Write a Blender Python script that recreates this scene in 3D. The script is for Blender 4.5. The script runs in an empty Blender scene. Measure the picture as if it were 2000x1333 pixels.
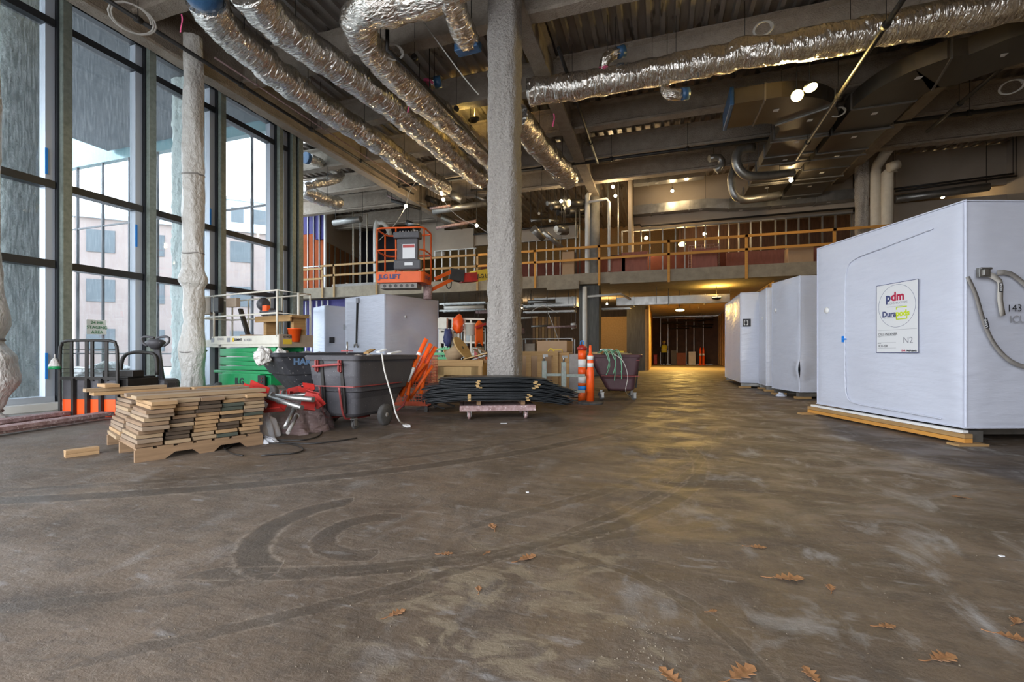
import bpy, math, random
from mathutils import Vector, Matrix, noise
random.seed(7)
sc = bpy.context.scene
COL = sc.collection
PI = math.pi
# ---------------------------------------------------------------- camera
FOC = 888.9; HOR = 687.0; EYE = 1.0
YAW = math.radians(18.1); SN, CS = math.sin(YAW), math.cos(YAW)
cam_d = bpy.data.cameras.new('camera'); cam_d.sensor_width = 36; cam_d.lens = 16.0
cam_d.shift_y = (HOR - 666.5) / 2000.0; cam_d.clip_end = 400
cam = bpy.data.objects.new('camera', cam_d); COL.objects.link(cam)
cam.location = (0, 0, EYE); cam.rotation_euler = (PI / 2, 0, YAW)
sc.camera = cam
# ---------------------------------------------------------------- world, exposure
w = bpy.data.worlds.new('sky'); sc.world = w; w.use_nodes = True
wn = w.node_tree.nodes; wl = w.node_tree.links
bg = wn['Background']; bg.inputs['Strength'].default_value = 4.2
tc = wn.new('ShaderNodeTexCoord'); sep = wn.new('ShaderNodeSeparateXYZ'); rmp = wn.new('ShaderNodeValToRGB')
wl.new(tc.outputs['Generated'], sep.inputs[0]); wl.new(sep.outputs['Z'], rmp.inputs[0])
rmp.color_ramp.elements[0].position = 0.0; rmp.color_ramp.elements[0].color = (.95, .97, 1, 1)
rmp.color_ramp.elements[1].position = 0.8; rmp.color_ramp.elements[1].color = (.72, .82, 1, 1)
wl.new(rmp.outputs[0], bg.inputs['Color'])
sc.view_settings.view_transform = 'Standard'; sc.view_settings.look = 'None'
sc.view_settings.gamma = 1; sc.view_settings.use_curve_mapping = False
sc.view_settings.exposure = 1.18
sc.cycles.use_denoising = True
sc.cycles.max_bounces = 8; sc.cycles.diffuse_bounces = 4; sc.cycles.glossy_bounces = 4
sc.cycles.transparent_max_bounces = 16; sc.cycles.caustics_reflective = False; sc.cycles.caustics_refractive = False
sc.cycles.sample_clamp_indirect = 6
def portal(loc, rot, sx, sy):
    l = bpy.data.lights.new('daylight_portal', 'AREA'); l.shape = 'RECTANGLE'; l.size = sx; l.size_y = sy
    l.cycles.is_portal = True
    o = bpy.data.objects.new('daylight_portal', l); COL.objects.link(o); o.location = loc; o.rotation_euler = rot
portal((-10.1, 4.2, 3.8), (0, -PI / 2, 0), 7.6, 13.5)      # the glazed wall
portal((-4.5, -2.9, 2.8), (-PI / 2, 0, PI), 12, 5.6)              # the open side behind the camera
def lamp(loc, power, col, r=.06, kind='POINT', rot=None, spread=None):
    l = bpy.data.lights.new('lamp_light', kind); l.energy = power; l.color = col
    if kind == 'POINT': l.shadow_soft_size = r
    else: l.shape = 'DISK'; l.size = r * 2
    o = bpy.data.objects.new('lamp_light', l); COL.objects.link(o); o.location = loc
    if rot: o.rotation_euler = rot
    return o
# ---------------------------------------------------------------- pixel helpers (measured off the photograph)
def ray(px, py):
    u = (px - 1000) / FOC; v = (HOR - py) / FOC
    return Vector((CS * u - SN, SN * u + CS, v))
def atD(px, py, D): return Vector((0, 0, EYE)) + ray(px, py) * D
def flo(px, py):
    r = ray(px, py); return Vector((0, 0, EYE)) + r * (-EYE / r.z)
def onZ(px, py, z):
    r = ray(px, py); return Vector((0, 0, EYE)) + r * ((z - EYE) / r.z)
def onY(px, py, y):
    r = ray(px, py); return Vector((0, 0, EYE)) + r * (y / r.y)
def onX(px, py, x):
    r = ray(px, py); return Vector((0, 0, EYE)) + r * (x / r.x)
# ---------------------------------------------------------------- mesh builder
def frame(d, up=Vector((0, 0, 1))):
    d = d.normalized()
    if abs(d.dot(up)) > .98: up = Vector((1, 0, 0))
    s = d.cross(up).normalized(); return d, s, s.cross(d).normalized()
class MB:
    def __init__(s): s.v = []; s.f = []; s.s = []
    def add(s, vs, fs, smooth=False):
        n = len(s.v); s.v += [Vector(x) for x in vs]
        for f in fs: s.f.append([i + n for i in f]); s.s.append(smooth)
        return s
    def box(s, c, d, rz=0, R=None):
        c = Vector(c); hx, hy, hz = d[0] / 2, d[1] / 2, d[2] / 2
        M = R if R is not None else Matrix.Rotation(rz, 3, 'Z')
        vs = [c + M @ Vector((x * hx, y * hy, z * hz)) for x in (-1, 1) for y in (-1, 1) for z in (-1, 1)]
        return s.add(vs, [(0, 1, 3, 2), (4, 6, 7, 5), (0, 4, 5, 1), (2, 3, 7, 6), (0, 2, 6, 4), (1, 5, 7, 3)])
    def span(s, a, b): # axis aligned box from corner a to corner b
        a = Vector(a); b = Vector(b); return s.box((a + b) / 2, [abs(x) for x in (b - a)])
    def bar(s, p, q, w, h=None, up=Vector((0, 0, 1))):
        p = Vector(p); q = Vector(q); h = h or w
        d, a, b = frame(q - p, up)
        vs = []
        for e in (p, q):
            for x, y in ((-1, -1), (1, -1), (1, 1), (-1, 1)): vs.append(e + a * (x * w / 2) + b * (y * h / 2))
        return s.add(vs, [(0, 1, 2, 3), (7, 6, 5, 4), (0, 4, 5, 1), (1, 5, 6, 2), (2, 6, 7, 3), (3, 7, 4, 0)])
    def tube(s, pts, r, n=8, closed=False, disp=None, sq=1.0):
        pts = [Vector(p) for p in pts]; m = len(pts); vs = []; a = None
        for i, p in enumerate(pts):
            if closed: t = pts[(i + 1) % m] - pts[i - 1]
            else: t = pts[min(i + 1, m - 1)] - pts[max(i - 1, 0)]
            if t.length < 1e-6: t = Vector((0, 0, 1))
            t.normalize()
            if a is None: _, a, b = frame(t)
            else:
                a = (a - t * a.dot(t))
                if a.length < 1e-4: _, a, b = frame(t)
                a.normalize()
            b = t.cross(a).normalized()
            rr = r[i] if isinstance(r, (list, tuple)) else r
            for k in range(n):
                an = 2 * PI * k / n; d = a * math.cos(an) + b * math.sin(an) * sq
                q = p + d * rr
                if disp: q = q + d * disp(q, i, k)
                vs.append(q)
        fs = []
        for i in range(m if closed else m - 1):
            j = (i + 1) % m
            for k in range(n):
                l = (k + 1) % n; fs.append((i * n + k, j * n + k, j * n + l, i * n + l))
        s.add(vs, fs, n > 5)
        if not closed:
            b0 = len(s.v) - len(vs); s.f.append([b0 + k for k in range(n)]); s.s.append(False)
            s.f.append([b0 + (m - 1) * n + k for k in reversed(range(n))]); s.s.append(False)
        return s
    def cyl(s, p, q, r, n=14): return s.tube([p, q], r, n)
    def lathe(s, c, prof, n=20, M=None):
        c = Vector(c); vs = []
        for r, z in prof:
            for k in range(n):
                v = Vector((r * math.cos(2 * PI * k / n), r * math.sin(2 * PI * k / n), z))
                vs.append(c + (M @ v if M else v))
        fs = []
        for i in range(len(prof) - 1):
            for k in range(n):
                l = (k + 1) % n; fs.append((i * n + k, i * n + l, (i + 1) * n + l, (i + 1) * n + k))
        s.add(vs, fs, True)
        b0 = len(s.v) - len(vs)
        if prof[0][0] > 1e-4: s.f.append([b0 + k for k in reversed(range(n))]); s.s.append(False)
        if prof[-1][0] > 1e-4: s.f.append([b0 + (len(prof) - 1) * n + k for k in range(n)]); s.s.append(False)
        return s
    def prism(s, poly, o, u, v, dep):
        o = Vector(o); u = Vector(u); v = Vector(v); dep = Vector(dep); n = len(poly)
        vs = [o + u * a + v * b for a, b in poly] + [o + u * a + v * b + dep for a, b in poly]
        fs = [list(range(n)), list(range(2 * n - 1, n - 1, -1))] + [(i, i + n, (i + 1) % n + n, (i + 1) % n) for i in range(n)]
        return s.add(vs, fs)
    def grid(s, fn, nu, nv, smooth=True):
        vs = [fn(i / nu, j / nv) for i in range(nu + 1) for j in range(nv + 1)]
        fs = [(i * (nv + 1) + j, (i + 1) * (nv + 1) + j, (i + 1) * (nv + 1) + j + 1, i * (nv + 1) + j + 1) for i in range(nu) for j in range(nv)]
        return s.add(vs, fs, smooth)
    def sphere(s, c, r, n=10, sz=1.0):
        pr = [(max(1e-5, r * math.sin(PI * i / n)), -r * sz * math.cos(PI * i / n)) for i in range(n + 1)]
        return s.lathe(c, pr, n + 4)
    def build(s, name, mat, parent=None, label=None, world=True, bevel=0, solid=0, kind=None):
        me = bpy.data.meshes.new(name)
        vs = s.v
        if parent is not None and world:
            Mi = wm(parent).inverted(); vs = [Mi @ v for v in vs]
        me.from_pydata([tuple(v) for v in vs], [], s.f)
        me.polygons.foreach_set('use_smooth', s.s)
        me.update()
        if mat: me.materials.append(mat)
        o = bpy.data.objects.new(name, me); COL.objects.link(o)
        if parent is not None: o.parent = parent
        if bevel:
            b = o.modifiers.new('bevel', 'BEVEL'); b.width = bevel; b.segments = 2; b.limit_method = 'ANGLE'
        if solid:
            b = o.modifiers.new('solid', 'SOLIDIFY'); b.thickness = solid; b.offset = 0
        if label: o['label'] = label
        if kind: o['kind'] = kind
        return o
def wm(o):
    m = Matrix.Translation(o.location) @ o.rotation_euler.to_matrix().to_4x4()
    return wm(o.parent) @ m if o.parent else m
def tag(o, label, cat, group=None):
    o['label'] = label; o['category'] = cat
    if group: o['group'] = group
    return o
def thing(name, label, cat, loc=(0, 0, 0), rz=0, group=None):
    o = bpy.data.objects.new(name, None); COL.objects.link(o); o.empty_display_size = .1
    o.location = loc; o.rotation_euler = (0, 0, rz)
    return tag(o, label, cat, group)
def struct(o): o['kind'] = 'structure'; return o
def copytree(o, parent=None):
    c = o.copy(); COL.objects.link(c); c.parent = parent
    for ch in [x for x in COL.objects if x.parent == o]: copytree(ch, c)
    return c
def text(body, size, o, u, v, mat, parent, name='lettering', ext=.001, sx=1.0, bold=0, align='LEFT', world=True):
    cu = bpy.data.curves.new(name, 'FONT'); cu.body = body; cu.size = size; cu.extrude = ext; cu.offset = bold
    cu.align_x = align; cu.align_y = 'CENTER'; cu.resolution_u = 3; cu.materials.append(mat)
    tmp = bpy.data.objects.new('tmp', cu); COL.objects.link(tmp); dg = bpy.context.evaluated_depsgraph_get()
    me = bpy.data.meshes.new_from_object(tmp.evaluated_get(dg)); bpy.data.objects.remove(tmp); bpy.data.curves.remove(cu)
    me.materials.clear(); me.materials.append(mat)
    ob = bpy.data.objects.new(name, me); COL.objects.link(ob)
    u = Vector(u).normalized(); v = Vector(v).normalized(); n = u.cross(v)
    m = Matrix(((u.x * sx, v.x, n.x, o[0]), (u.y * sx, v.y, n.y, o[1]), (u.z * sx, v.z, n.z, o[2]), (0, 0, 0, 1)))
    if parent is not None:
        ob.parent = parent
        if world: m = wm(parent).inverted() @ m
    ob.matrix_local = m
    return ob
def smooth_path(pts, step=.1):
    pts = [Vector(p) for p in pts]; out = []
    P = [pts[0] * 2 - pts[1]] + pts + [pts[-1] * 2 - pts[-2]]
    for i in range(1, len(P) - 2):
        n = max(2, int((P[i + 1] - P[i]).length / step))
        for k in range(n):
            t = k / n
            out.append(.5 * ((2 * P[i]) + (-P[i - 1] + P[i + 1]) * t + (2 * P[i - 1] - 5 * P[i] + 4 * P[i + 1] - P[i + 2]) * t * t
                             + (-P[i - 1] + 3 * P[i] - 3 * P[i + 1] + P[i + 2]) * t ** 3))
    out.append(pts[-1]); return out
# ---------------------------------------------------------------- materials
def nodes(name):
    m = bpy.data.materials.new(name); m.use_nodes = True
    nt = m.node_tree; b = nt.nodes['Principled BSDF']; return m, nt, b
def N(nt, typ, **kw):
    n = nt.nodes.new(typ)
    for k, v in kw.items():
        if k.startswith('i_'):
            key = k[2:]; key = int(key) if key.isdigit() else key.replace('_', ' ')
            n.inputs[key].default_value = v
        else: setattr(n, k, v)
    return n
def M(name, c1, rough=.6, metal=0, c2=None, vs=3.0, bump=0, bs=40.0, stretch=(1, 1, 1), contrast=.25, detail=5, rv=0, dist=.02, spots=None, trans=0, glow=None, sub=0, vor=False):
    m, nt, b = nodes(name); L = nt.links.new
    b.inputs['Roughness'].default_value = rough; b.inputs['Metallic'].default_value = metal
    b.inputs['Base Color'].default_value = (*c1, 1)
    tcn = N(nt, 'ShaderNodeTexCoord'); mp = N(nt, 'ShaderNodeMapping'); mp.inputs['Scale'].default_value = stretch
    L(tcn.outputs['Object'], mp.inputs['Vector'])
    if c2:
        n1 = N(nt, 'ShaderNodeTexNoise', i_Scale=vs, i_Detail=detail, i_Roughness=.62); L(mp.outputs[0], n1.inputs['Vector'])
        r1 = N(nt, 'ShaderNodeValToRGB'); r1.color_ramp.elements[0].position = .5 - contrast; r1.color_ramp.elements[1].position = .5 + contrast
        r1.color_ramp.elements[0].color = (*c1, 1); r1.color_ramp.elements[1].color = (*c2, 1)
        L(n1.outputs['Fac'], r1.inputs[0]); out = r1.outputs[0]
        if spots:
            n3 = N(nt, 'ShaderNodeTexNoise', i_Scale=spots[1], i_Detail=3); L(mp.outputs[0], n3.inputs['Vector'])
            r3 = N(nt, 'ShaderNodeValToRGB'); r3.color_ramp.elements[0].position = spots[2]; r3.color_ramp.elements[1].position = spots[2] + .04
            mx = N(nt, 'ShaderNodeMix', data_type='RGBA'); L(n3.outputs['Fac'], r3.inputs[0]); L(r3.outputs[0], mx.inputs[0])
            L(out, mx.inputs[6]); mx.inputs[7].default_value = (*spots[0], 1); out = mx.outputs[2]
        L(out, b.inputs['Base Color'])
        if rv:
            mr = N(nt, 'ShaderNodeMapRange', i_3=rough - rv, i_4=rough + rv); mr.inputs[1].default_value = .35; mr.inputs[2].default_value = .65
            L(n1.outputs['Fac'], mr.inputs[0]); L(mr.outputs[0], b.inputs['Roughness'])
    if bump:
        n2 = N(nt, 'ShaderNodeTexVoronoi', i_Scale=bs) if vor else N(nt, 'ShaderNodeTexNoise', i_Scale=bs, i_Detail=4)
        L(mp.outputs[0], n2.inputs['Vector'])
        bp = N(nt, 'ShaderNodeBump', i_Strength=bump, i_Distance=dist); L(n2.outputs[0], bp.inputs['Height']); L(bp.outputs[0], b.inputs['Normal'])
    if trans:
        b.inputs['Alpha'].default_value = 1 - trans
    if glow:
        b.inputs['Emission Color'].default_value = (*glow[0], 1); b.inputs['Emission Strength'].default_value = glow[1]
    return m
def wood(name, c1, c2, rough=.75, dirs=(1, 1, 14), bump=.15):
    f = lambda c: tuple(x * k for x, k in zip(c, (.86, .80, .72)))
    return M(name, f(c1), rough + .1, 0, f(c2), vs=2.2, stretch=dirs, bump=bump, bs=14, contrast=.22, dist=.004)
m_spray = M('fireproofing', (.30, .275, .25), .95, 0, (.42, .385, .345), vs=20, bump=1.0, bs=26, dist=.06, detail=8)
m_spraydark = M('fireproofing_beam', (.30, .25, .20), .95, 0, (.42, .355, .285), vs=5, bump=.9, bs=30, dist=.03)
m_deck = M('steel_deck', (.30, .27, .24), .42, .5, (.46, .42, .38), vs=3, stretch=(2, .5, 1), bump=.15, bs=18, rv=.12, spots=((.15, .13, .11), 2.2, .63))
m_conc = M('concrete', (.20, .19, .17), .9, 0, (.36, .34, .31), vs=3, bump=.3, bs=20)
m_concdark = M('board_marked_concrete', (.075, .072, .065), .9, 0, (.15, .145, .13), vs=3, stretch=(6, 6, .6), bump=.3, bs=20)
m_slabedge = M('slab_edge', (.34, .28, .20), .95, 0, (.22, .18, .13), vs=4, bump=.5, bs=40, dist=.01)
m_alu = M('dark_aluminium', (.022, .025, .03), .38, .3, (.035, .037, .042), vs=3)
m_alulight = M('pale_aluminium', (.50, .54, .60), .45, .2)
m_stud = M('galvanised_post', (.20, .23, .20), .5, .55, (.34, .37, .33), vs=14, bump=.1, bs=40)
m_galv = M('galvanised_steel', (.24, .235, .22), .38, .8, (.36, .35, .33), vs=6, bump=.06, bs=8, rv=.08)
m_duct = M('sheet_metal_duct', (.13, .115, .095), .38, .8, (.19, .17, .14), vs=2, bump=.12, bs=4, rv=.08)
m_black = M('black_steel', (.018, .016, .014), .5, .3, (.035, .03, .026), vs=8)
m_blackpl = M('black_plastic', (.022, .022, .025), .45, 0, (.05, .05, .055), vs=5, bump=.1, bs=30, spots=((.35, .33, .3), 26, .67))
m_dgrey = M('grey_plastic', (.045, .043, .048), .55, 0, (.085, .08, .085), vs=4, bump=.15, bs=60, rv=.1, spots=((.3, .28, .27), 60, .7))
m_rubber = M('rubber', (.03, .03, .03), .8, 0, (.12, .11, .10), vs=9)
m_orange = M('orange_paint', (.80, .115, .006), .55, 0, (.66, .09, .006), vs=5)
m_jack_or = M('bright_orange_paint', (.95, .10, .015), .4, 0, (.8, .08, .01), vs=4)
m_safety = M('safety_orange', (1.0, .12, .01), .45, 0, (.85, .09, .01), vs=4)
m_red = M('red_paint', (.50, .025, .018), .45, 0, (.22, .02, .015), vs=6)
m_green = M('green_paint', (.01, .33, .10), .38, 0, (.015, .25, .08), vs=4)
m_cream = M('cream_paint', (.62, .58, .48), .5, 0, (.72, .68, .58), vs=7)
m_tan = M('tan_board', (.33, .26, .19), .7, 0, (.42, .33, .25), vs=6)
m_yellow = M('yellow_paint', (.75, .52, .05), .5)
m_white = M('white_paint', (.78, .77, .74), .5)
m_pipe = M('white_pvc', (.62, .60, .55), .45, 0, (.72, .70, .65), vs=5)
m_insul = M('pipe_insulation', (.55, .48, .38), .8, 0, (.65, .58, .47), vs=5, bump=.3, bs=30)
m_wrap = M('white_shrink_wrap', (.57, .59, .67), .36, 0, (.61, .63, .71), vs=3, bump=.3, bs=3.2, dist=.05, stretch=(1, 1, 3.5))
m_cloth = M('plastic_sheeting', (.58, .54, .48), .35, 0, (.76, .73, .68), vs=4, bump=1, bs=11, dist=.05, stretch=(1.5, 1.5, 1))
m_film = M('stretch_film', (.20, .12, .11), .10, .0, (.42, .30, .28), vs=7, bump=1, bs=11, dist=.06, trans=.45, stretch=(1, 1, 2))
m_clear = M('clear_film', (.75, .75, .78), .1, .0, (.9, .9, .9), vs=6, bump=1, bs=16, trans=.45)
m_blue = M('blue_film', (.03, .09, .20), .35, 0, (.05, .14, .28), vs=5, bump=.4, bs=20)
m_bluetape = M('blue_tape', (.02, .25, .75), .6)
m_pink = M('pink_ribbon', (.85, .12, .28), .5)
m_orangewall = wood('orange_sheathing', (.62, .13, .02), (.42, .08, .015), .7, (10, 10, 1))
m_purple = M('purple_membrane', (.035, .025, .16), .5, 0, (.055, .04, .24), vs=3)
m_osb = M('oriented_strand_board', (.36, .21, .07), .75, 0, (.50, .31, .12), vs=16, bump=.15, bs=30, detail=2)
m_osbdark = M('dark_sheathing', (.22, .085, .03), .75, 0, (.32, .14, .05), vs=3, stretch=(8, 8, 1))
m_plaster = M('plasterboard', (.34, .28, .22), .85, 0, (.40, .33, .26), vs=1.5)
m_redboard = M('red_brown_board', (.20, .07, .05), .8, 0, (.28, .10, .07), vs=3, stretch=(4, 4, 1))
m_pine = wood('pine', (.50, .33, .15), (.36, .22, .09), .7)
m_pineor = wood('warm_pine_rail', (.75, .38, .08), (.60, .28, .06), .7)
m_ply = wood('plywood', (.55, .39, .18), (.42, .28, .12), .7, (6, 1, 1))
BOARDS = [wood('board_weathered', (.16, .10, .06), (.30, .205, .125)), wood('board_fresh', (.46, .31, .16), (.33, .21, .11)),
          wood('board_dark', (.05, .035, .025), (.11, .078, .05)), wood('board_tan', (.28, .20, .12), (.40, .30, .19)),
          wood('board_green', (.04, .055, .045), (.075, .09, .07)), wood('board_grey', (.20, .145, .10), (.30, .23, .165))]
m_pallet = wood('pallet_wood', (.20, .125, .07), (.32, .21, .12))
m_card = M('cardboard', (.36, .22, .12), .85, 0, (.40, .26, .15), vs=3)
m_ink = M('black_ink', (.02, .02, .025), .6)
m_greyink = M('grey_ink', (.28, .28, .3), .6)
m_navyink = M('navy_ink', (.05, .06, .16), .6)
m_redink = M('red_ink', (.45, .01, .05), .6)
m_limeink = M('lime_ink', (.55, .68, .0), .6)
m_greenink = M('green_ink', (.10, .28, .14), .6)
m_paper = M('paper', (.70, .70, .70), .7)
m_strap = M('grey_webbing', (.22, .20, .185), .8, 0, (.34, .32, .29), vs=6)
m_straplight = M('pale_webbing', (.50, .47, .42), .8)
m_leaf = M('dry_oak_leaf', (.13, .055, .02), .6, 0, (.32, .15, .06), vs=30, bump=.4, bs=40, dist=.004)
m_brick = M('brick_facade', (.25, .19, .17), .9, 0, (.31, .25, .22), vs=1)
m_stone = M('pale_facade', (.42, .46, .48), .8, 0, (.5, .54, .55), vs=.5)
m_teal = M('teal_glass_fascia', (.14, .27, .29), .25, .2, (.2, .34, .36), vs=.6)
m_ground = M('outside_ground', (.45, .42, .38), .9, 0, (.6, .57, .53), vs=1.5)
m_soffit = M('outside_soffit', (.08, .095, .11), .8, 0, (.12, .135, .15), vs=1)
m_skin = M('skin', (.45, .25, .16), .6)
m_navy = M('dark_clothing', (.02, .02, .03), .8)
m_vest = M('yellow_vest', (.75, .70, .05), .7)
m_net = M('orange_wire', (.75, .16, .08), .5)
m_rust = M('rusty_paint', (.22, .13, .12), .7, .1, (.38, .26, .25), vs=16, contrast=.12, spots=((.6, .5, .48), 30, .62))
m_sheet = M('black_sheet', (.010, .011, .012), .38, 0, (.03, .033, .035), vs=3, bump=.1, bs=10)
def glow(name, c, st):
    m, nt, b = nodes(name); b.inputs['Base Color'].default_value = (*c, 1)
    b.inputs['Emission Color'].default_value = (*c, 1); b.inputs['Emission Strength'].default_value = st; return m
g_yellow = glow('lamp_yellow', (1, .72, .22), 14); g_warm = glow('lamp_warm', (1, .78, .45), 40)
# foil
def foil(name, c, ex=1.0, st=(1, 3.2, 1)):
    m, nt, b = nodes(name); L = nt.links.new
    b.inputs['Metallic'].default_value = .92; b.inputs['Base Color'].default_value = (*c, 1); b.inputs['Roughness'].default_value = .2
    t = N(nt, 'ShaderNodeTexCoord'); mpf = N(nt, 'ShaderNodeMapping'); mpf.inputs['Scale'].default_value = st; L(t.outputs['Object'], mpf.inputs[0]); n1 = N(nt, 'ShaderNodeTexNoise', i_Scale=4.2, i_Detail=4, i_Distortion=.9)
    n2 = N(nt, 'ShaderNodeTexVoronoi', i_Scale=9.0, feature='SMOOTH_F1')
    L(mpf.outputs[0], n1.inputs[0]); L(mpf.outputs[0], n2.inputs[0])
    b1 = N(nt, 'ShaderNodeBump', i_Strength=.9 * ex, i_Distance=.06); b2 = N(nt, 'ShaderNodeBump', i_Strength=.6 * ex, i_Distance=.02)
    L(n1.outputs[0], b1.inputs['Height']); L(n2.outputs[0], b2.inputs['Height']); L(b1.outputs[0], b2.inputs['Normal']); L(b2.outputs[0], b.inputs['Normal'])
    return m
m_foil = foil('foil_insulation', (.72, .68, .62)); m_foilr = foil('foil_insulation_bright', (.74, .68, .60), 1.1); m_foilx = foil('foil_insulation_cross', (.76, .70, .62), 1.1, (3.2, 1, 1))
# glass with rain streaks and dust
def glassmat():
    m, nt, b = nodes('dusty_glass'); L = nt.links.new; nt.nodes.remove(b)
    out = nt.nodes['Material Output']
    tr = N(nt, 'ShaderNodeBsdfTransparent'); tr.inputs[0].default_value = (.62, .69, .72, 1)
    gl = N(nt, 'ShaderNodeBsdfGlossy'); gl.inputs['Roughness'].default_value = .02; gl.inputs[0].default_value = (.9, .95, 1, 1)
    fr = N(nt, 'ShaderNodeFresnel', i_IOR=1.5); mx = N(nt, 'ShaderNodeMixShader')
    L(fr.outputs[0], mx.inputs[0]); L(tr.outputs[0], mx.inputs[1]); L(gl.outputs[0], mx.inputs[2])
    df = N(nt, 'ShaderNodeBsdfTranslucent'); df.inputs[0].default_value = (.75, .82, .85, 1)
    t = N(nt, 'ShaderNodeTexCoord'); mp = N(nt, 'ShaderNodeMapping'); mp.inputs['Scale'].default_value = (1, 9, .7)
    nz = N(nt, 'ShaderNodeTexNoise', i_Scale=5.0, i_Detail=5); L(t.outputs['Object'], mp.inputs[0]); L(mp.outputs[0], nz.inputs[0])
    mr = N(nt, 'ShaderNodeMapRange', i_3=.03, i_4=.16); mr.inputs[1].default_value = .4; mr.inputs[2].default_value = .8
    L(nz.outputs[0], mr.inputs[0])
    m2 = N(nt, 'ShaderNodeMixShader'); L(mr.outputs[0], m2.inputs[0]); L(mx.outputs[0], m2.inputs[1]); L(df.outputs[0], m2.inputs[2])
    L(m2.outputs[0], out.inputs[0]); return m
m_glass = glassmat()
# floor: wet mud smeared on concrete, with tyre tracks
def floormat():
    m, nt, b = nodes('muddy_concrete'); L = nt.links.new
    t = N(nt, 'ShaderNodeTexCoord'); P = t.outputs['Object']
    def noise_(sc_, det=6, st=(1, 1, 1), rot=0, dist=0, rough=.6):
        mp = N(nt, 'ShaderNodeMapping'); mp.inputs['Scale'].default_value = st; mp.inputs['Rotation'].default_value = (0, 0, rot); L(P, mp.inputs[0])
        n = N(nt, 'ShaderNodeTexNoise', i_Scale=sc_, i_Detail=det, i_Distortion=dist, i_Roughness=rough); L(mp.outputs[0], n.inputs[0]); return n.outputs['Fac']
    def ramp(f, a, bb, c0=(0, 0, 0), c1=(1, 1, 1)):
        r = N(nt, 'ShaderNodeValToRGB'); r.color_ramp.elements[0].position = a; r.color_ramp.elements[1].position = bb
        r.color_ramp.elements[0].color = (*c0, 1); r.color_ramp.elements[1].color = (*c1, 1); L(f, r.inputs[0]); return r.outputs[0]
    def mix(f, a, bb):
        x = N(nt, 'ShaderNodeMix', data_type='RGBA')
        for s_, v in ((0, f), (6, a), (7, bb)):
            if isinstance(v, (int, float)): x.inputs[s_].default_value = v
            elif isinstance(v, tuple): x.inputs[s_].default_value = (*v, 1)
            else: L(v, x.inputs[s_])
        return x.outputs[2]
    def math_(op, a, bb=None, c=None):
        x = N(nt, 'ShaderNodeMath', operation=op)
        for i, v in enumerate((a, bb, c)):
            if v is None: continue
            if isinstance(v, (int, float)): x.inputs[i].default_value = v
            else: L(v, x.inputs[i])
        return x.outputs[0]
    base = ramp(noise_(1.1, 8, (1, 1, 1), 0, .6), .36, .62, (.072, .049, .031), (.140, .098, .064))
    fine = noise_(45, 6, (1, 1, 1), 0, .5, .7)
    base = mix(math_('MULTIPLY', ramp(fine, .45, .7), .35), base, (.17, .135, .10))
    # wind of smeared mud: long streaks that swing round with the traffic
    st1 = ramp(noise_(1.2, 8, (.9, 6, 1), .35, 1.2, .7), .5, .72); st2 = ramp(noise_(1.0, 8, (5, .8, 1), .55, 1.0, .7), .52, .75)
    base = mix(math_('MULTIPLY', st1, .6), base, (.20, .155, .115)); base = mix(math_('MULTIPLY', st2, .4), base, (.045, .038, .032))
    base = mix(math_('MULTIPLY', ramp(noise_(6, 8, (1, 1.8, 1), .3, .8, .75), .50, .60), .45), base, (.052, .040, .030))
    base = mix(math_('MULTIPLY', ramp(noise_(9, 8, (2.5, 1, 1), -.4, .6, .75), .56, .66), .40), base, (.215, .17, .125))
    # pale dried patches, mostly on the right and along the window
    sepn = N(nt, 'ShaderNodeSeparateXYZ'); L(P, sepn.inputs[0]); X, Y = sepn.outputs[0], sepn.outputs[1]
    pale = ramp(noise_(2.3, 7, (1.6, .8, 1), -.5, .5, .65), .55, .68)
    side = N(nt, 'ShaderNodeMapRange', i_3=.25, i_4=.8); side.inputs[1].default_value = -.5; side.inputs[2].default_value = 1.0; L(X, side.inputs[0])
    base = mix(math_('MULTIPLY', pale, side.outputs[0]), base, (.32, .30, .275))
    base = mix(math_('MULTIPLY', ramp(noise_(4, 6, (1, 3, 1), .3), .60, .68), .5), base, (.26, .24, .22))
    # dry pale concrete towards the window wall
    dry = N(nt, 'ShaderNodeMapRange', i_3=1.0, i_4=0.0); dry.inputs[1].default_value = -9.2; dry.inputs[2].default_value = -6.2; L(X, dry.inputs[0])
    base = mix(math_('MULTIPLY', dry.outputs[0], .75), base, (.34, .32, .29))
    pale_back = N(nt, 'ShaderNodeMapRange', i_3=0.0, i_4=1.0); pale_back.inputs[1].default_value = 17; pale_back.inputs[2].default_value = 24; L(Y, pale_back.inputs[0])  # floor turns paler and warmer towards the corridor
    base = mix(math_('MULTIPLY', pale_back.outputs[0], .8), base, (.36, .31, .24))
    # clay-coloured thick mud, centre foreground
    cx = N(nt, 'ShaderNodeVectorMath', operation='DISTANCE'); cx.inputs[1].default_value = (-.45, 1.75, 0); L(P, cx.inputs[0])
    blob = N(nt, 'ShaderNodeMapRange', i_3=1.0, i_4=0.0); blob.inputs[1].default_value = .1; blob.inputs[2].default_value = 1.1; L(cx.outputs['Value'], blob.inputs[0])
    clay = math_('MULTIPLY', ramp(noise_(3.4, 6, (1, 1.6, 1), .4, 1.2, .65), .50, .58), ramp(blob.outputs[0], .25, .6))
    base = mix(math_('MULTIPLY', clay, .75), base, (.20, .155, .10))
    # tyre tracks
    edge = math_('MULTIPLY', math_('SUBTRACT', noise_(9, 3), .5), .05)
    tracks = None; rims = None
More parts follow.
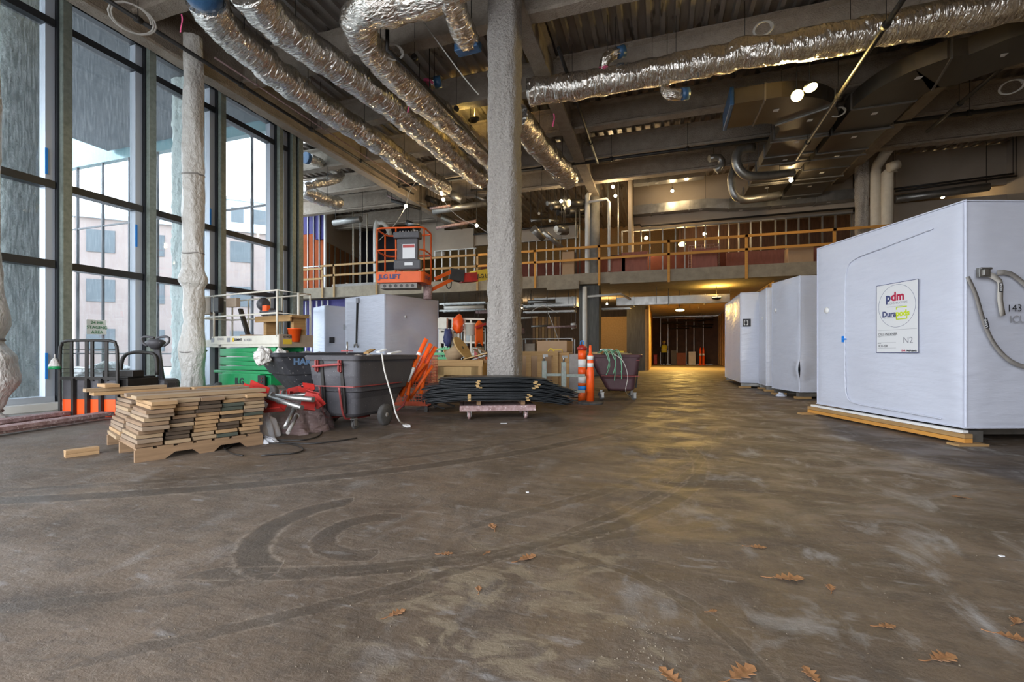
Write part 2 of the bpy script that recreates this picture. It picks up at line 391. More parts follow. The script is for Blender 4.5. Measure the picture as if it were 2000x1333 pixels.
    def add_track(d, hw, stg):
        nonlocal tracks, rims
        a = math_('ABSOLUTE', math_('ADD', d, edge))
        k = N(nt, 'ShaderNodeMapRange', i_3=stg, i_4=0.0); k.inputs[1].default_value = hw * .8; k.inputs[2].default_value = hw * 1.1; L(a, k.inputs[0])
        e = N(nt, 'ShaderNodeMapRange', i_3=0.7 * stg, i_4=0.0); e.inputs[1].default_value = 0; e.inputs[2].default_value = hw * .28
        L(math_('ABSOLUTE', math_('SUBTRACT', a, hw * 1.15)), e.inputs[0])
        tracks = k.outputs[0] if tracks is None else math_('MAXIMUM', tracks, k.outputs[0])
        rims = e.outputs[0] if rims is None else math_('MAXIMUM', rims, e.outputs[0])
    def circ(c, R, hw, stg, half=None):
        v = N(nt, 'ShaderNodeVectorMath', operation='DISTANCE'); v.inputs[1].default_value = (c[0], c[1], 0); L(P, v.inputs[0])
        d = math_('SUBTRACT', v.outputs['Value'], R)
        if half:  # keep only one side of a line: penalty added to the distance
            side_ = math_('ADD', math_('MULTIPLY', X, half[0]), math_('ADD', math_('MULTIPLY', Y, half[1]), half[2]))
            d = math_('ADD', math_('ABSOLUTE', d), math_('MAXIMUM', math_('MULTIPLY', side_, 3.0), 0.0))
        add_track(d, hw, stg)
    for tr in TRACKS: circ(*tr)
    base = mix(math_('MULTIPLY', math_('MULTIPLY', tracks, ramp(noise_(5, 5, (1, 1, 1), .3), .35, .6, (.5, .5, .5))), .8), base, (.055, .042, .030))
    base = mix(math_('MULTIPLY', math_('MULTIPLY', rims, ramp(noise_(25, 3), .42, .55)), .8), base, (.25, .20, .15))
    base = mix(ramp(noise_(38, 2, (1, 2, 1)), .74, .76), base, (.42, .33, .22))
    L(base, b.inputs['Base Color'])
    rr = N(nt, 'ShaderNodeMapRange', i_3=.40, i_4=.75); rr.inputs[1].default_value = .38; rr.inputs[2].default_value = .60
    L(noise_(1.7, 6, (1, 1.5, 1), .2, .8), rr.inputs[0])
    ro = math_('SUBTRACT', rr.outputs[0], math_('MULTIPLY', tracks, .10)); ro = math_('ADD', ro, math_('MULTIPLY', pale, .12))
    L(ro, b.inputs['Roughness']); b.inputs['Specular IOR Level'].default_value = .42
    h = math_('ADD', math_('MULTIPLY', fine, .6), math_('MULTIPLY', noise_(14, 7, (1, 2.5, 1), .4, .6, .7), .5))
    h = math_('ADD', h, math_('MULTIPLY', rims, .16)); h = math_('SUBTRACT', h, math_('MULTIPLY', tracks, .16))
    bp = N(nt, 'ShaderNodeBump', i_Strength=.6, i_Distance=.014); L(h, bp.inputs['Height']); L(bp.outputs[0], b.inputs['Normal'])
    return m
def circ3(p, q, r):
    ax, ay, bx, by, cx, cy = p.x, p.y, q.x, q.y, r.x, r.y
    d = 2 * (ax * (by - cy) + bx * (cy - ay) + cx * (ay - by))
    ux = ((ax * ax + ay * ay) * (by - cy) + (bx * bx + by * by) * (cy - ay) + (cx * cx + cy * cy) * (ay - by)) / d
    uy = ((ax * ax + ay * ay) * (cx - bx) + (bx * bx + by * by) * (ax - cx) + (cx * cx + cy * cy) * (bx - ax)) / d
    return (ux, uy), math.hypot(ax - ux, ay - uy)
TRACKS = []
for tri, hw, stg, half in [
    (((0, 978), (800, 915), (1290, 800)), .085, 1.0, None), (((0, 958), (700, 905), (1240, 800)), .05, .7, None),
    (((500, 1060), (560, 1015), (560, 1125)), .075, 1.0, 'L'), (((640, 1045), (690, 1020), (700, 1085)), .06, .8, 'L2'),
    (((560, 1120), (1010, 1075), (1360, 890)), .055, .9, None), (((650, 1180), (1060, 1060), (1380, 880)), .035, .7, None),
    (((1060, 1075), (1330, 1170), (1480, 1300)), .03, .6, None), (((1330, 860), (1600, 890), (1990, 960)), .10, .5, None),
    (((0, 1190), (600, 1120), (1100, 1060)), .04, .5, None), (((1180, 960), (1330, 905), (1400, 860)), .05, .6, None)]:
    a, b_, c_ = [flo(*p) for p in tri]
    if half in ('L', 'L2'):
        ctr, R = circ3(a, b_, c_); hx = flo(585 if half == 'L' else 740, 1070)
        TRACKS.append((ctr, R, hw, stg, (CS, SN, -(CS * hx.x + SN * hx.y))))
    else:
        ctr, R = circ3(a, b_, c_); mv = (a + c_) / 2; cn = Vector((ctr[0] - mv.x, ctr[1] - mv.y)); hc = cn.length; cn.normalize(); TRACKS.append((ctr, R, hw, stg, (cn.x, cn.y, -(cn.x * ctr[0] + cn.y * ctr[1]) + hc - .25)))
m_floor = floormat()
# ================================================================ the setting
def wallbox(name, a, b, mat, kind='structure', bevel=0):
    o = MB().span(a, b).build(name, mat); o['kind'] = kind; return o
fl = MB().grid(lambda u, v: Vector((-20 + 33 * u, -4 + 43 * v, 0)), 4, 4, False).build('floor', m_floor); fl['kind'] = 'structure'
g = MB().span((-90, -60, -.2), (-10.45, 90, -.06)).build('ground_outside', m_ground); g['kind'] = 'structure'
g = MB().span((-10.4, -60, -.2), (60, -4.02, -.02)).build('ground_outside_entrance', m_ground); g['kind'] = 'structure'
def deck(x0, x1, y0, y1, z):
    mb = MB(); p = .30; n = int((x1 - x0) / p); pr = []
    for i in range(n + 1):
        x = x0 + i * p
        pr += [(x, z), (x + .09, z), (x + .12, z + .075), (x + .27, z + .075)]
    for i in range(len(pr) - 1):
        a, b = pr[i], pr[i + 1]
        mb.add([(a[0], y0, a[1]), (b[0], y0, b[1]), (b[0], y1, b[1]), (a[0], y1, a[1])], [(0, 1, 2, 3)])
    mb.span((x0, y0, z + .12), (x1, y1, z + .25)); return mb
dk = MB()
diag = lambda y: -10.62 - 8.78 * (y - 11.3) / 8.9
for a in [(-10.5, 12, -2.4, 22.5, 8.3), (-20, -10.5, 20.2, 28, 8.3), (-10.5, 12, 22.5, 28, 8.3)] + [(diag(y), -10.5, y, y + .6, 8.3) for y in [11.3 + .6 * i for i in range(15)]]:
    d = deck(*a); dk.add(d.v, d.f)
struct(dk.build('ceiling', m_deck))
def sprayed_beam(p, q, zb, h=.72, wf=.30, name='beam', mat=m_spraydark):
    p = Vector((p[0], p[1], zb)); q = Vector((q[0], q[1], zb)); d = (q - p).normalized(); s = Vector((d.y, -d.x, 0)); up = Vector((0, 0, 1))
    prof = [(-wf / 2, 0), (wf / 2, .0), (wf / 2 + .01, .06), (wf * .22, .12), (wf * .2, h - .08), (wf / 2, h - .04), (wf / 2, h), (-wf / 2, h), (-wf / 2, h - .04), (-wf * .2, h - .08), (-wf * .22, .12), (-wf / 2 - .01, .06)]
    n = max(2, int((q - p).length / .25)); L_ = (q - p).length
    def fn(u, v):
        k = int(round(v * 12)) % 12; a, b = prof[k]; c = p + d * (u * L_)
        nz = noise.noise(Vector((c.x * 3 + k, c.y * 3, k * 1.7))) * .022
        return c + s * (a + nz) + up * (b + noise.noise(Vector((c.x * 4, c.y * 4 + k, 3))) * .018)
    return struct(MB().grid(fn, n, 12, False).build(name, mat))
BY = [-1.5, 1.6, 4.0, 6.2, 8.6, 11.1, 13.4, 15.6, 17.7]
for y in BY: sprayed_beam((-9.7, y), (11.4, y), 7.52)
for y in (13.4, 15.6, 17.7, 20.3): sprayed_beam((max(-19.2, diag(y) + .2), y), (-9.7, y), 7.52)
sprayed_beam((-2.6, -2.2), (-2.6, 20.4), 7.40, .85, .34)
sprayed_beam((6.4, -2.2), (6.4, 20.4), 7.40, .85, .34)
sprayed_beam((-9.72, -2.2), (-9.72, 22), 7.12, 1.15, .28)
# walls
wallbox('wall_right', (11.5, -2.4, 0), (11.8, 28, 8.5), m_plaster)

wallbox('wall_left_rear', (-19.6, 20, 0), (-19.4, 28, 8.4), m_plaster)
wallbox('wall_rear_upper', (-19.6, 27.5, 4.1), (11.8, 27.8, 8.5), m_osb)
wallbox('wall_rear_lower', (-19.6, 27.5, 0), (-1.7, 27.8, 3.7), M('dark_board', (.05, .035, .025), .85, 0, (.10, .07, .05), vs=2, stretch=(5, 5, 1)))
wallbox('wall_daylight_stop_head', (-10.5, -2.6, 5.6), (1.5, -2.4, 8.5), m_plaster); wallbox('wall_daylight_stop', (1.5, -2.6, 0), (11.8, -2.4, 8.5), m_plaster)  # unseen walls added behind the camera to cut daylight from the rear
# balcony slab
struct(MB().span((-19.6, 18.35, 3.72), (11.5, 38, 4.10)).span((-19.6, 18.2, 3.62), (-3.3, 18.5, 4.12)).span((-3.3, 18.2, 3.7), (-1.9, 18.5, 4.13)).span((-1.9, 18.2, 3.66), (11.5, 18.5, 4.12)).build('balcony_slab', m_slabedge))
struct(MB().span((-4.4, 18.02, 3.50), (-3.1, 18.2, 3.84)).build('slab_edge_step', m_slabedge))
# corridor
wallbox('wall_corridor_left', (-.75, 25, 0), (-.6, 37.5, 3.7), m_osb)
wallbox('wall_corridor_right', (4.1, 19.6, 0), (4.25, 37.5, 3.7), m_osb)
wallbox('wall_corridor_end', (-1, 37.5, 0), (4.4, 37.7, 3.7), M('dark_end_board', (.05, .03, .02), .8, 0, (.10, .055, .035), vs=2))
wallbox('wall_panel_recess', (-3.3, 26.0, 0), (-1.72, 26.1, 2.95), m_osb)
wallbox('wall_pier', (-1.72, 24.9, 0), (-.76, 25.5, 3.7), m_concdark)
wallbox('trim_opening', (-.78, 24.75, 0), (-.66, 24.98, 3.2), m_pine)
wallbox('wall_lower_right', (4.25, 19.6, 0), (11.5, 19.8, 3.7), m_plaster)
for i in range(24):
    y = 20 + i * .72
    if i % 1 == 0: pass
rc = thing('corridor_studs', 'timber battens on the corridor right-hand side wall', 'battens', (4.07, 28, 0))
for i in range(18): MB().box((4.07, 20.4 + i * .95, 1.85), (.05, .06, 3.6)).build('batten', m_pine, rc)
# sprayed columns
def rough_col(name, x, y, wx, wy, z0, z1, mat, label, amp=.018, flare=.0, rot=0):
    t = thing(name, label, 'column', (x, y, z0), rot)
    n = 28; nv = int((z1 - z0) / .07)
    def fn(u, v):
        a = 2 * PI * v; ex = 5.0; ca, sa = math.cos(a), math.sin(a)
        r = (abs(ca) ** ex + abs(sa) ** ex) ** (-1 / ex); z = z0 + (z1 - z0) * u
        k = 1 + flare * max(0, 1 - (z - z0) / 2.6)
        nz = noise.noise(Vector((ca * 5, sa * 5, z * 7))) * amp + noise.noise(Vector((ca * 2, sa * 2, z * 1.5 + x))) * amp
        return Vector((r * ca * (wx / 2 * k + nz), r * sa * (wy / 2 * k + nz), z - z0))
    o = MB().grid(fn, nv, n * 2).build('shaft', mat, t, world=False); return t
rough_col('sprayed_column', -2.67, 7.76, .53, .54, 0, 8.3, m_spray, 'tall central column sprayed with rough grey fireproofing, behind the stack of black sheets', .022, .06)
rough_col('sprayed_column', 6.62, 18.75, .34, .34, 4.12, 8.3, m_spray, 'slim sprayed column on the balcony beside two fat insulated pipes', .02)
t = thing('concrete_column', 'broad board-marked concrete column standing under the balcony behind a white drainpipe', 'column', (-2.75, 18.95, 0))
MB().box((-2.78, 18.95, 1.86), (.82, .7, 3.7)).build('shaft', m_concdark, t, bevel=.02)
t = thing('concrete_column', 'grey column rising from balcony slab between drainpipe and steel studs', 'column', (-2.75, 19.1, 4.12))
MB().cyl((-2.62, 19.1, 4.12), (-2.62, 19.1, 8.3), .21, 20).build('shaft', m_conc, t)
# outside columns and wing
for (x, y, r, lb) in ((-12.0, 5.4, .42, 'pale outside column seen through the leftmost glass bay'), (-12.0, 9.0, .38, 'pale outside column seen behind the plastic-wrapped pipe column')):
    rough_col('outside_column', x, y, r * 2, r * 2, -.05, 8.2, M('outside_render', (.44, .50, .47), .9, 0, (.54, .60, .57), vs=6, bump=1, bs=14, dist=.04), lb, .03)
struct(MB().span((-19, -6, 8.25), (-10.5, 11.1, 8.5)).build('soffit_outside', m_soffit))
# ---- glazed wall
WX = -10.2; MY = [-2.3, -.8, .7, 2.2, 3.75, 5.21, 6.63, 8.23, 9.98, 10.45]; TZ = [2.53, 3.92, 6.75, 7.35]
for i in range(len(MY) - 1):
    y0, y1 = MY[i], MY[i + 1]
    root = bpy.data.objects.new('window_%d' % (i + 1), None); COL.objects.link(root); root.location = (WX, (y0 + y1) / 2, 0); root['kind'] = 'structure'
    MB().box((WX, y1 - .17, 3.7), (.16, .13, 7.4)).build('mullion', m_alulight, root)
    MB().box((WX + .03, y1 - .075, 3.7), (.22, .05, 7.4)).build('mullion', m_alu, root)
    po = MB(); po.box((-9.98, y1, 4.1), (.03, .13, 8.2)); po.box((-10.06, y1 + .06, 4.1), (.15, .02, 8.2)); po.box((-10.06, y1 - .06, 4.1), (.15, .02, 8.2))
    po.build('post', m_stud, root)
    for z in TZ:
        MB().box((WX + .02, (y0 + y1) / 2 - .03, z), (.2, y1 - y0 - .18, .13 if z < 7 else .24)).build('transom', m_alu, root)
    MB().box((WX, (y0 + y1) / 2 - .03, .14), (.22, y1 - y0 - .18, .16)).build('sill', m_alulight, root)
    zz = [.2] + TZ
    for k in range(4):
        MB().add([(WX - .02, y0, zz[k]), (WX - .02, y1 - .1, zz[k]), (WX - .02, y1 - .1, zz[k + 1]), (WX - .02, y0, zz[k + 1])], [(0, 1, 2, 3)]).build('pane', m_glass, root)
dA, dB = Vector((-10.3, 10.86, 0)), Vector((-19.4, 20.2, 0))
root = bpy.data.objects.new('window_10', None); COL.objects.link(root); root.location = (dA + dB) / 2; root['kind'] = 'structure'
for i in range(9):
    p, q = dA.lerp(dB, i / 8), dA.lerp(dB, min(1, (i + 1) / 8))
    MB().box(p + Vector((0, 0, 4.15)), (.12, .12, 8.3), rz=-PI / 4).build('mullion', m_alu, root)
    if i < 8:
        for z in TZ[:3] + [8.2]: MB().bar(p + Vector((0, 0, z)), q + Vector((0, 0, z)), .1, .12).build('transom', m_alu, root)
        for k, (za, zb) in enumerate(((0, 2.53), (2.53, 3.92), (3.92, 6.75), (6.75, 8.3))): MB().add([p + Vector((0, 0, za)), q + Vector((0, 0, za)), q + Vector((0, 0, zb)), p + Vector((0, 0, zb))], [(0, 1, 2, 3)]).build('pane', m_glass, root)
MBt = MB().box((-9.98, 4.1, .06), (.2, 13.0, .12)); struct(MBt.build('trim_1', m_white))
struct(MB().span((-10.35, -2.4, 7.45), (-10.2, 10.8, 8.4)).build('wall_left_head', M('gold_insulation_board', (.26, .20, .09), .6, 0, (.34, .27, .13), vs=2)))
cc = MB().span((-10.32, 10.42, 0), (-10.08, 10.74, 8.2)); struct(cc.build('wall_left_corner_post', m_alu))
struct(MB().span((-10.08, 10.60, 0), (-9.94, 10.76, 8.2)).build('trim_2', m_stud))
# curb of paler screed by the window
# blue tape on mullions
for (y, z) in ((5.0, .75), (6.42, 3.35), (8.02, 4.15), (5.0, 4.3)):
    tag(MB().box((-10.1, y - .02, z), (.012, .035, .45)).build('masking_tape', m_bluetape), 'strip of blue masking tape on the %s window mullion, %s' % ({5.0: 'first', 6.42: 'second', 8.02: 'third'}[y], 'low down' if z < 1 else ('at mid height' if z < 4 else 'up high')), 'tape')
# adjoining glazed wing outside
wg = thing('glazed_wing', 'adjoining glazed wing outside with thin mullions and teal fascia', 'building', (-15, 11.25, 0))
wm_ = MB()
for i in range(10): wm_.box((-11.0 - i * 1.42, 11.25, 4.1), (.05, .08, 8.2))
wm_.build('mullions', m_alu, wg)
MB().span((-24, 11.2, 7.95), (-10.7, 11.4, 9.2)).build('fascia', m_teal, wg)
MB().span((-24, 11.22, 5.6), (-10.7, 11.28, 5.65)).span((-24, 11.22, .9), (-10.7, 11.28, .95)).build('transom', m_alu, wg)
def building(name, lb, c, s, mat, rows, colsn, wmat, rz=0):
    t = thing(name, lb, 'building', (c[0], c[1], 0), rz)
    R = Matrix.Rotation(rz, 3, 'Z'); C0 = Vector((c[0], c[1], 0))
    MB().box((0, 0, s[2] / 2), s).build('walls', mat, t, world=False)
    MB().box((0, 0, s[2] + .15), (s[0] + .4, s[1] + .4, .3)).build('cornice', m_stone, t, world=False)
    for r_ in range(rows):
        for k in range(colsn):
            x = -s[0] / 2 + (k + .5) * s[0] / colsn; z = (r_ + .55) * s[2] / rows
            MB().box((x, -s[1] / 2 - .02, z), (s[0] / colsn * .55, .08, s[2] / rows * .45)).build('window', wmat, t, world=False)
    return t
m_bwin = M('far_window', (.07, .085, .095), .8, 0, (.11, .13, .14), vs=.4)
building('brick_building', 'pale red brick building far outside seen through the glass', (-33, 26, 0), (13, 8, 9.5), m_brick, 3, 5, m_bwin, .75)
building('office_building', 'grey office block with banded windows rising behind the brick building', (-44, 40, 0), (12, 10, 16.5), m_stone, 5, 6, m_bwin, .75)
building('brick_building', 'long brick building on the left outside beyond the white mound', (-36, 7, 0), (9, 8, 6.5), m_brick, 2, 4, m_bwin, 1.35)
building('office_building', 'distant grey flat-roofed block outside at the far window bays', (-24, 44, 0), (9, 6, 10.5), m_stone, 3, 5, m_bwin, .6)
def blob(c, rx, ry, rz_, amp, seed, n=18, base=True):
    def fn(u, v):
        th = 2 * PI * v; ph = PI / 2 * u; d = Vector((math.cos(th) * math.cos(ph), math.sin(th) * math.cos(ph), math.sin(ph)))
        k = 1 + noise.noise(d * 2.3 + Vector((seed, 0, 0))) * amp + noise.noise(d * 7 + Vector((0, seed, 0))) * amp * .4
        return Vector(c) + Vector((d.x * rx, d.y * ry, d.z * rz_)) * k
    return MB().grid(fn, n, n * 2)
tag(blob((-12.3, 7.1, -.06), .9, 1.0, .75, .25, 3).build('covered_mound', m_cloth), 'white plastic-covered mound outside behind the left glass', 'mound')
# ---- upper level walls
WY = 19.2
def wallp(name, a, b, mat): return struct(MB().span(a, b).build(name, mat))
x0, x1 = onY(560, 0, WY).x, onY(637, 0, WY).x
wallp('wall_upper_orange', (x0, WY, 4.1), (x1, WY + .1, 7.1), m_orangewall); wallp('wall_upper_purple', (x0, WY - .01, 7.1), (x1, WY + .1, 8.3), m_purple)
wallp('wall_upper_purple_return', (x1 - .55, WY - .14, 6.75), (x1, WY - .02, 8.3), m_purple)
wallp('wall_lower_purple', (x0, WY, 0), (onY(720, 0, WY).x, WY + .1, 3.65), m_purple)
st = thing('wall_studs', 'light steel studs in front of the orange and purple upper wall', 'studs', (x0, WY - .06, 4.1))
k = 0; x = x0 + .5
while x < x1:
    MB().box((x, WY - .2, 6.15), (.05, .08, 4.1)).build('stud', m_galv, st); x += .36
MB().box(((x0 + x1) / 2, WY - .2, 5.35), (x1 - x0, .05, .05)).build('stud_track', m_galv, st)
MB().box((x1 + .03, WY - .1, 6.2), (.1, .12, 4.2)).build('stud', m_white, st)
st = thing('wall_studs', 'short steel studs against the purple strip under the balcony edge', 'studs', (x0, WY - .06, 0)); x = x0
while x < onY(650, 0, WY).x:
    MB().box((x, WY - .1, 1.8), (.05, .08, 3.6)).build('stud', m_white, st); x += .34
def quad(name, pts, mat, th=.06):
    o = MB().add(pts, [(0, 1, 2, 3)]).build(name, mat, solid=th); return struct(o)
A0 = Vector((x1, WY, 0)); A1 = onY(703, 0, 23.5); A1.z = 0
quad('wall_receding_plaster', [A0 + Vector((0, 0, 6.6)), A1 + Vector((0, 0, 6.6)), A1 + Vector((0, 0, 8.3)), A0 + Vector((0, 0, 8.3))], m_plaster)
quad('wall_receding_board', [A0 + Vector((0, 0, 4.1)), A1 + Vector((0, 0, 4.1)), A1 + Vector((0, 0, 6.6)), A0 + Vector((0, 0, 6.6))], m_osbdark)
st = thing('wall_studs', 'thin studs along the dark brown receding wall on the balcony', 'studs', A0)
for i in range(7):
    p = A0.lerp(A1, (i + .5) / 7) + Vector((.08, -.05, 0)); MB().bar(p + Vector((0, 0, 4.12)), p + Vector((0, 0, 6.6)), .05).build('stud', m_stud, st)
wallp('wall_upper_middle', (A1.x, 23.5, 4.1), (onY(800, 0, 23.5).x, 23.6, 8.3), M('dark_panel', (.03, .03, .045), .6, 0, (.05, .05, .07), vs=2, stretch=(5, 5, 1)))
def bulk(x0, x1, y, z0, z1, mat=m_plaster, th=.15): return struct(MB().span((x0, y, z0), (x1, y + th, z1)).build('wall_bulkhead', mat))
X = lambda px, y: onY(px, 0, y).x
bulk(X(806, 21), X(868, 21), 21, 5.9, 8.0); bulk(X(850, 20.4), X(925, 20.4), 20.4, 6.0, 7.0)
bulk(X(925, 20.5), X(1128, 20.5), 20.5, 6.15, 6.75); bulk(X(1236, 20.5), X(1684, 20.5), 20.5, 6.25, 8.3)
bulk(6.95, 11.5, 20.5, 4.1, 6.5); bulk(6.95, 11.5, 20.5, 6.85, 8.3)
struct(MB().span((-1.25, 18.9, 4.6), (-1.12, 20.5, 8.3)).build('wall_upper_return', m_plaster))
def studwall(lb, pxa, pxb, y, z0, z1, sp, mat=m_galv, w_=.05):
    xa, xb = X(pxa, y), X(pxb, y); t = thing('stud_wall', lb, 'studs', ((xa + xb) / 2, y, z0)); x = xa; 
    while x < xb:
        MB().box((x, y, (z0 + z1) / 2), (w_, .09, z1 - z0)).build('stud', mat, t); x += sp * random.choice((.85, 1, 1, 1.2))
    MB().span((xa, y - .045, z1 - .04), (xb, y + .045, z1)).build('top_track', mat, t)
    MB().span((xa, y - .045, z0), (xb, y + .045, z0 + .04)).build('bottom_track', mat, t); return t
studwall('row of bright steel studs on the balcony just right of the central column', 1018, 1128, 20.4, 4.12, 6.15, .38)
studwall('long row of steel studs on the balcony below the wide beige bulkhead', 1215, 1684, 20.35, 4.12, 6.25, .43)
studwall('steel studs on the balcony behind the orange lift basket', 850, 930, 20.3, 4.12, 6.0, .45, m_white)
studwall('tall steel studs around the shaft beside the concrete column', 1168, 1216, 19.6, 4.12, 8.2, .5)
studwall('steel studs standing at the dark end wall of the corridor', 1290, 1392, 37.2, 0, 3.6, .55)
wallp('wall_low_panel', (X(1418, 20.15), 20.1, 4.12), (X(1640, 20.15), 20.18, 4.98), m_redboard)
wallp('wall_red_netting', (X(940, 21.4), 21.4, 4.12), (X(1420, 21.4), 21.5, 5.4), M('red_brown_net', (.12, .03, .02), .9, 0, (.20, .06, .035), vs=2))
wallp('wall_partition_dark', (X(1325, 23.5), 23.5, 4.12), (X(1700, 23.5), 23.6, 8.2), M('dark_partition', (.05, .025, .015), .85, 0, (.12, .06, .035), vs=2, stretch=(6, 6, 1)))
# guardrail
gr = thing('guardrail', 'yellow pine guardrail with two rails along the balcony edge', 'guardrail', (0, 18.1, 4.12))
gx = [X(p, 18.1) for p in (560, 629, 652, 735, 932, 1045, 1170, 1306, 1458, 1630, 1850)]
for i, x in enumerate(gx): MB().box((x, 18.12, 4.4), (.09, .04, 1.58)).build('post', m_pineor if i > 4 else m_pine, gr)
for z in (5.14, 4.66):
    for i in range(len(gx) - 1):
        zz = z - (.12 if i == 0 else 0)
        MB().bar((gx[i] - .05, 18.08, zz), (gx[i + 1] + .05, 18.08, zz + random.uniform(-.01, .01)), .04, .09).build('top_rail' if z > 5 else 'mid_rail', m_pineor if i > 3 else m_pine, gr)
MB().span((X(648, 18.3), 18.3, 4.12), (X(800, 18.3), 18.36, 4.26)).build('toe_board', m_spray, gr)
# ================================================================ wrapped pods
def pod(lb, corner, rz, L_, W_, h, z0=.13, seed=0, sag=.02, name='wrapped_pod', runners=True, lump=None):
    """corner = near corner; local x runs along the right-hand face, local y along the left face"""
    t = thing(name, lb, 'pod', (corner[0], corner[1], 0), rz, 'shrink-wrapped modules')
    def face(o, u, v, nrm, nu, nv):
        o, u, v, nrm = map(Vector, (o, u, v, nrm))
        def fn(a, b):
            p = o + u * a + v * b; e = min(a, 1 - a, b, 1 - b); k = min(1, e * 9)
            d = noise.noise(p * 1.3 + Vector((seed, 0, 0))) * sag * k - .02 * (1 - min(1, e * 25))
            d += math.sin((p.z * 9 + (p.x + p.y) * 3)) * .004 * max(0, 1 - b * 3) * k
            if lump:
                for (cx, cy, cz, r, hh) in lump:
                    q = (p - Vector((cx, cy, cz))).length
                    if q < r: d += hh * (math.cos(PI * q / r) * .5 + .5)
            return p + nrm * d
        return fn, nu, nv
    H = h - z0; nz = Vector((0, 0, H)); mb = MB()
    for f in (face((0, 0, z0), (L_, 0, 0), nz, (0, -1, 0), 40, 40), face((0, W_, z0), (0, -W_, 0), nz, (-1, 0, 0), 40, 40),
              face((L_, 0, z0), (0, W_, 0), nz, (1, 0, 0), 10, 10), face((L_, W_, z0), (-L_, 0, 0), nz, (0, 1, 0), 10, 10),
              face((0, 0, h), (L_, 0, 0), (0, W_, 0), (0, 0, 1), 20, 20)):
        mb.grid(*f)
    mb.span((0, 0, z0), (L_, W_, z0 + .01))
    mb.build('wrapping', m_wrap, t, world=False)
    if runners:
        for y in (.12, W_ - .12): MB().box((L_ / 2, y, .085), (L_ - .05, .10, .08)).build('skid', m_galv, t, world=False)
        for x in (.12, L_ - .15):
            for y in (.1, W_ - .1): MB().box((x, y, .022), (.30, .12, .044)).build('wood_block', m_pine, t, world=False)
    return t
def dots(t, spots, r=.035):
    for (x, y, z, n) in spots:
        nx = Vector(n); mb = MB(); _, a, b = frame(nx)
        mb.lathe((x, y, z), [(r, 0), (r * .9, .012), (1e-4, .016)], 14, Matrix((a, b, nx)).transposed()); mb.build('vent_cap', m_white, t, world=False)
BR = math.radians(19.2)
big = pod('largest white wrapped module at the right with printed sheet and grey strap', (3.11, 6.17), BR, 3.8, 2.33, 2.64, .17, 1, .018, runners=False)
for z in (.045, .095): MB().box((-.01, 1.2, z), (.09, 2.5, .045)).build('timber_runner', m_pineor if z < .05 else m_pine, big, world=False)
MB().box((-.0, 1.2, .135), (.06, 2.42, .03)).build('white_batten', m_white, big, world=False)
MB().box((.12, .04, .085), (.14, .1, .12)).build('steel_foot', m_galv, big, world=False)
MB().box((-.02, -.05, .012), (.32, .14, .024)).build('wood_block', m_pine, big, world=False)
MB().box((-.1, 2.35, .012), (.30, .12, .024)).build('wood_block', m_pine, big, world=False)
MB().box((1.9, .3, .10), (3.6, .1, .08)).build('skid', m_galv, big, world=False)
MB().box((1.9, 2.2, .05), (3.6, .1, .1)).build('skid', m_galv, big, world=False)
# seam cord on the left face: local face is x=0, y from 0 to 2.33
seam = [(-.012, .35, 2.42), (-.012, 1.0, 2.36), (-.012, 1.5, 2.31), (-.012, 1.66, 2.2), (-.012, 1.70, 1.9), (-.012, 1.70, 1.2), (-.012, 1.70, .6), (-.012, 1.66, .35), (-.012, 1.5, .27), (-.012, .8, .25), (-.012, .25, .24)]
MB().tube(smooth_path(seam, .05), .009, 6, disp=lambda q, i, k: .004 if i % 2 else -.003).build('zip_seam', m_wrap, big, world=False)
dots(big, [(-.005, 2.08, 1.63, (-1, 0, 0))], .05)
MB().box((-.012, 1.74, 1.18), (.03, .02, .09)).box((-.02, 1.71, 1.18), (.02, .07, .02)).build('zip_pull', m_bluetape, big, world=False)
# printed sheet: photo corners (1712..1797, 542..685)
ly0, ly1, lz0, lz1 = .52, 1.13, .985, 1.865
sh = MB().span((-.024, ly0, lz0), (-.02, ly1, lz1)).build('printed_sheet', m_paper, big, world=False)
U = Vector((0, -1, 0)); V = Vector((0, 0, 1)); X0 = -.0255
def line(a, b, wd=.004, mat=m_navyink, name='printed_line'):
    return MB().bar((X0, a[0], a[1]), (X0, b[0], b[1]), wd, .001, up=Vector((1, 0, 0)))
bord = MB()
for a, b in (((ly0, lz0), (ly1, lz0)), ((ly1, lz0), (ly1, lz1)), ((ly1, lz1), (ly0, lz1)), ((ly0, lz1), (ly0, lz0))): q = line(a, b, .007); bord.add(q.v, q.f)
cyc = ((ly0 + ly1) / 2 + .0, lz1 - .29); cr = .268
bord.tube([(X0, cyc[0] + cr * math.cos(a * PI / 24), cyc[1] + cr * math.sin(a * PI / 24)) for a in range(48)], .0018, 4, closed=True)
bord.build('printed_border', m_navyink, sh, world=False)
thin = MB()
for z, a, b in ((lz0 + .29, ly0 + .02, ly1 - .02), (lz0 + .215, ly1 - .30, ly1 - .02), (lz0 + .13, ly1 - .30, ly1 - .02), (lz0 + .06, ly1 - .30, ly1 - .02), (cyc[1] - .005, cyc[0] - .14, cyc[0] + .14)):
    line((a, z), (b, z), .003).build('printed_rule', m_greyink, sh, world=False)

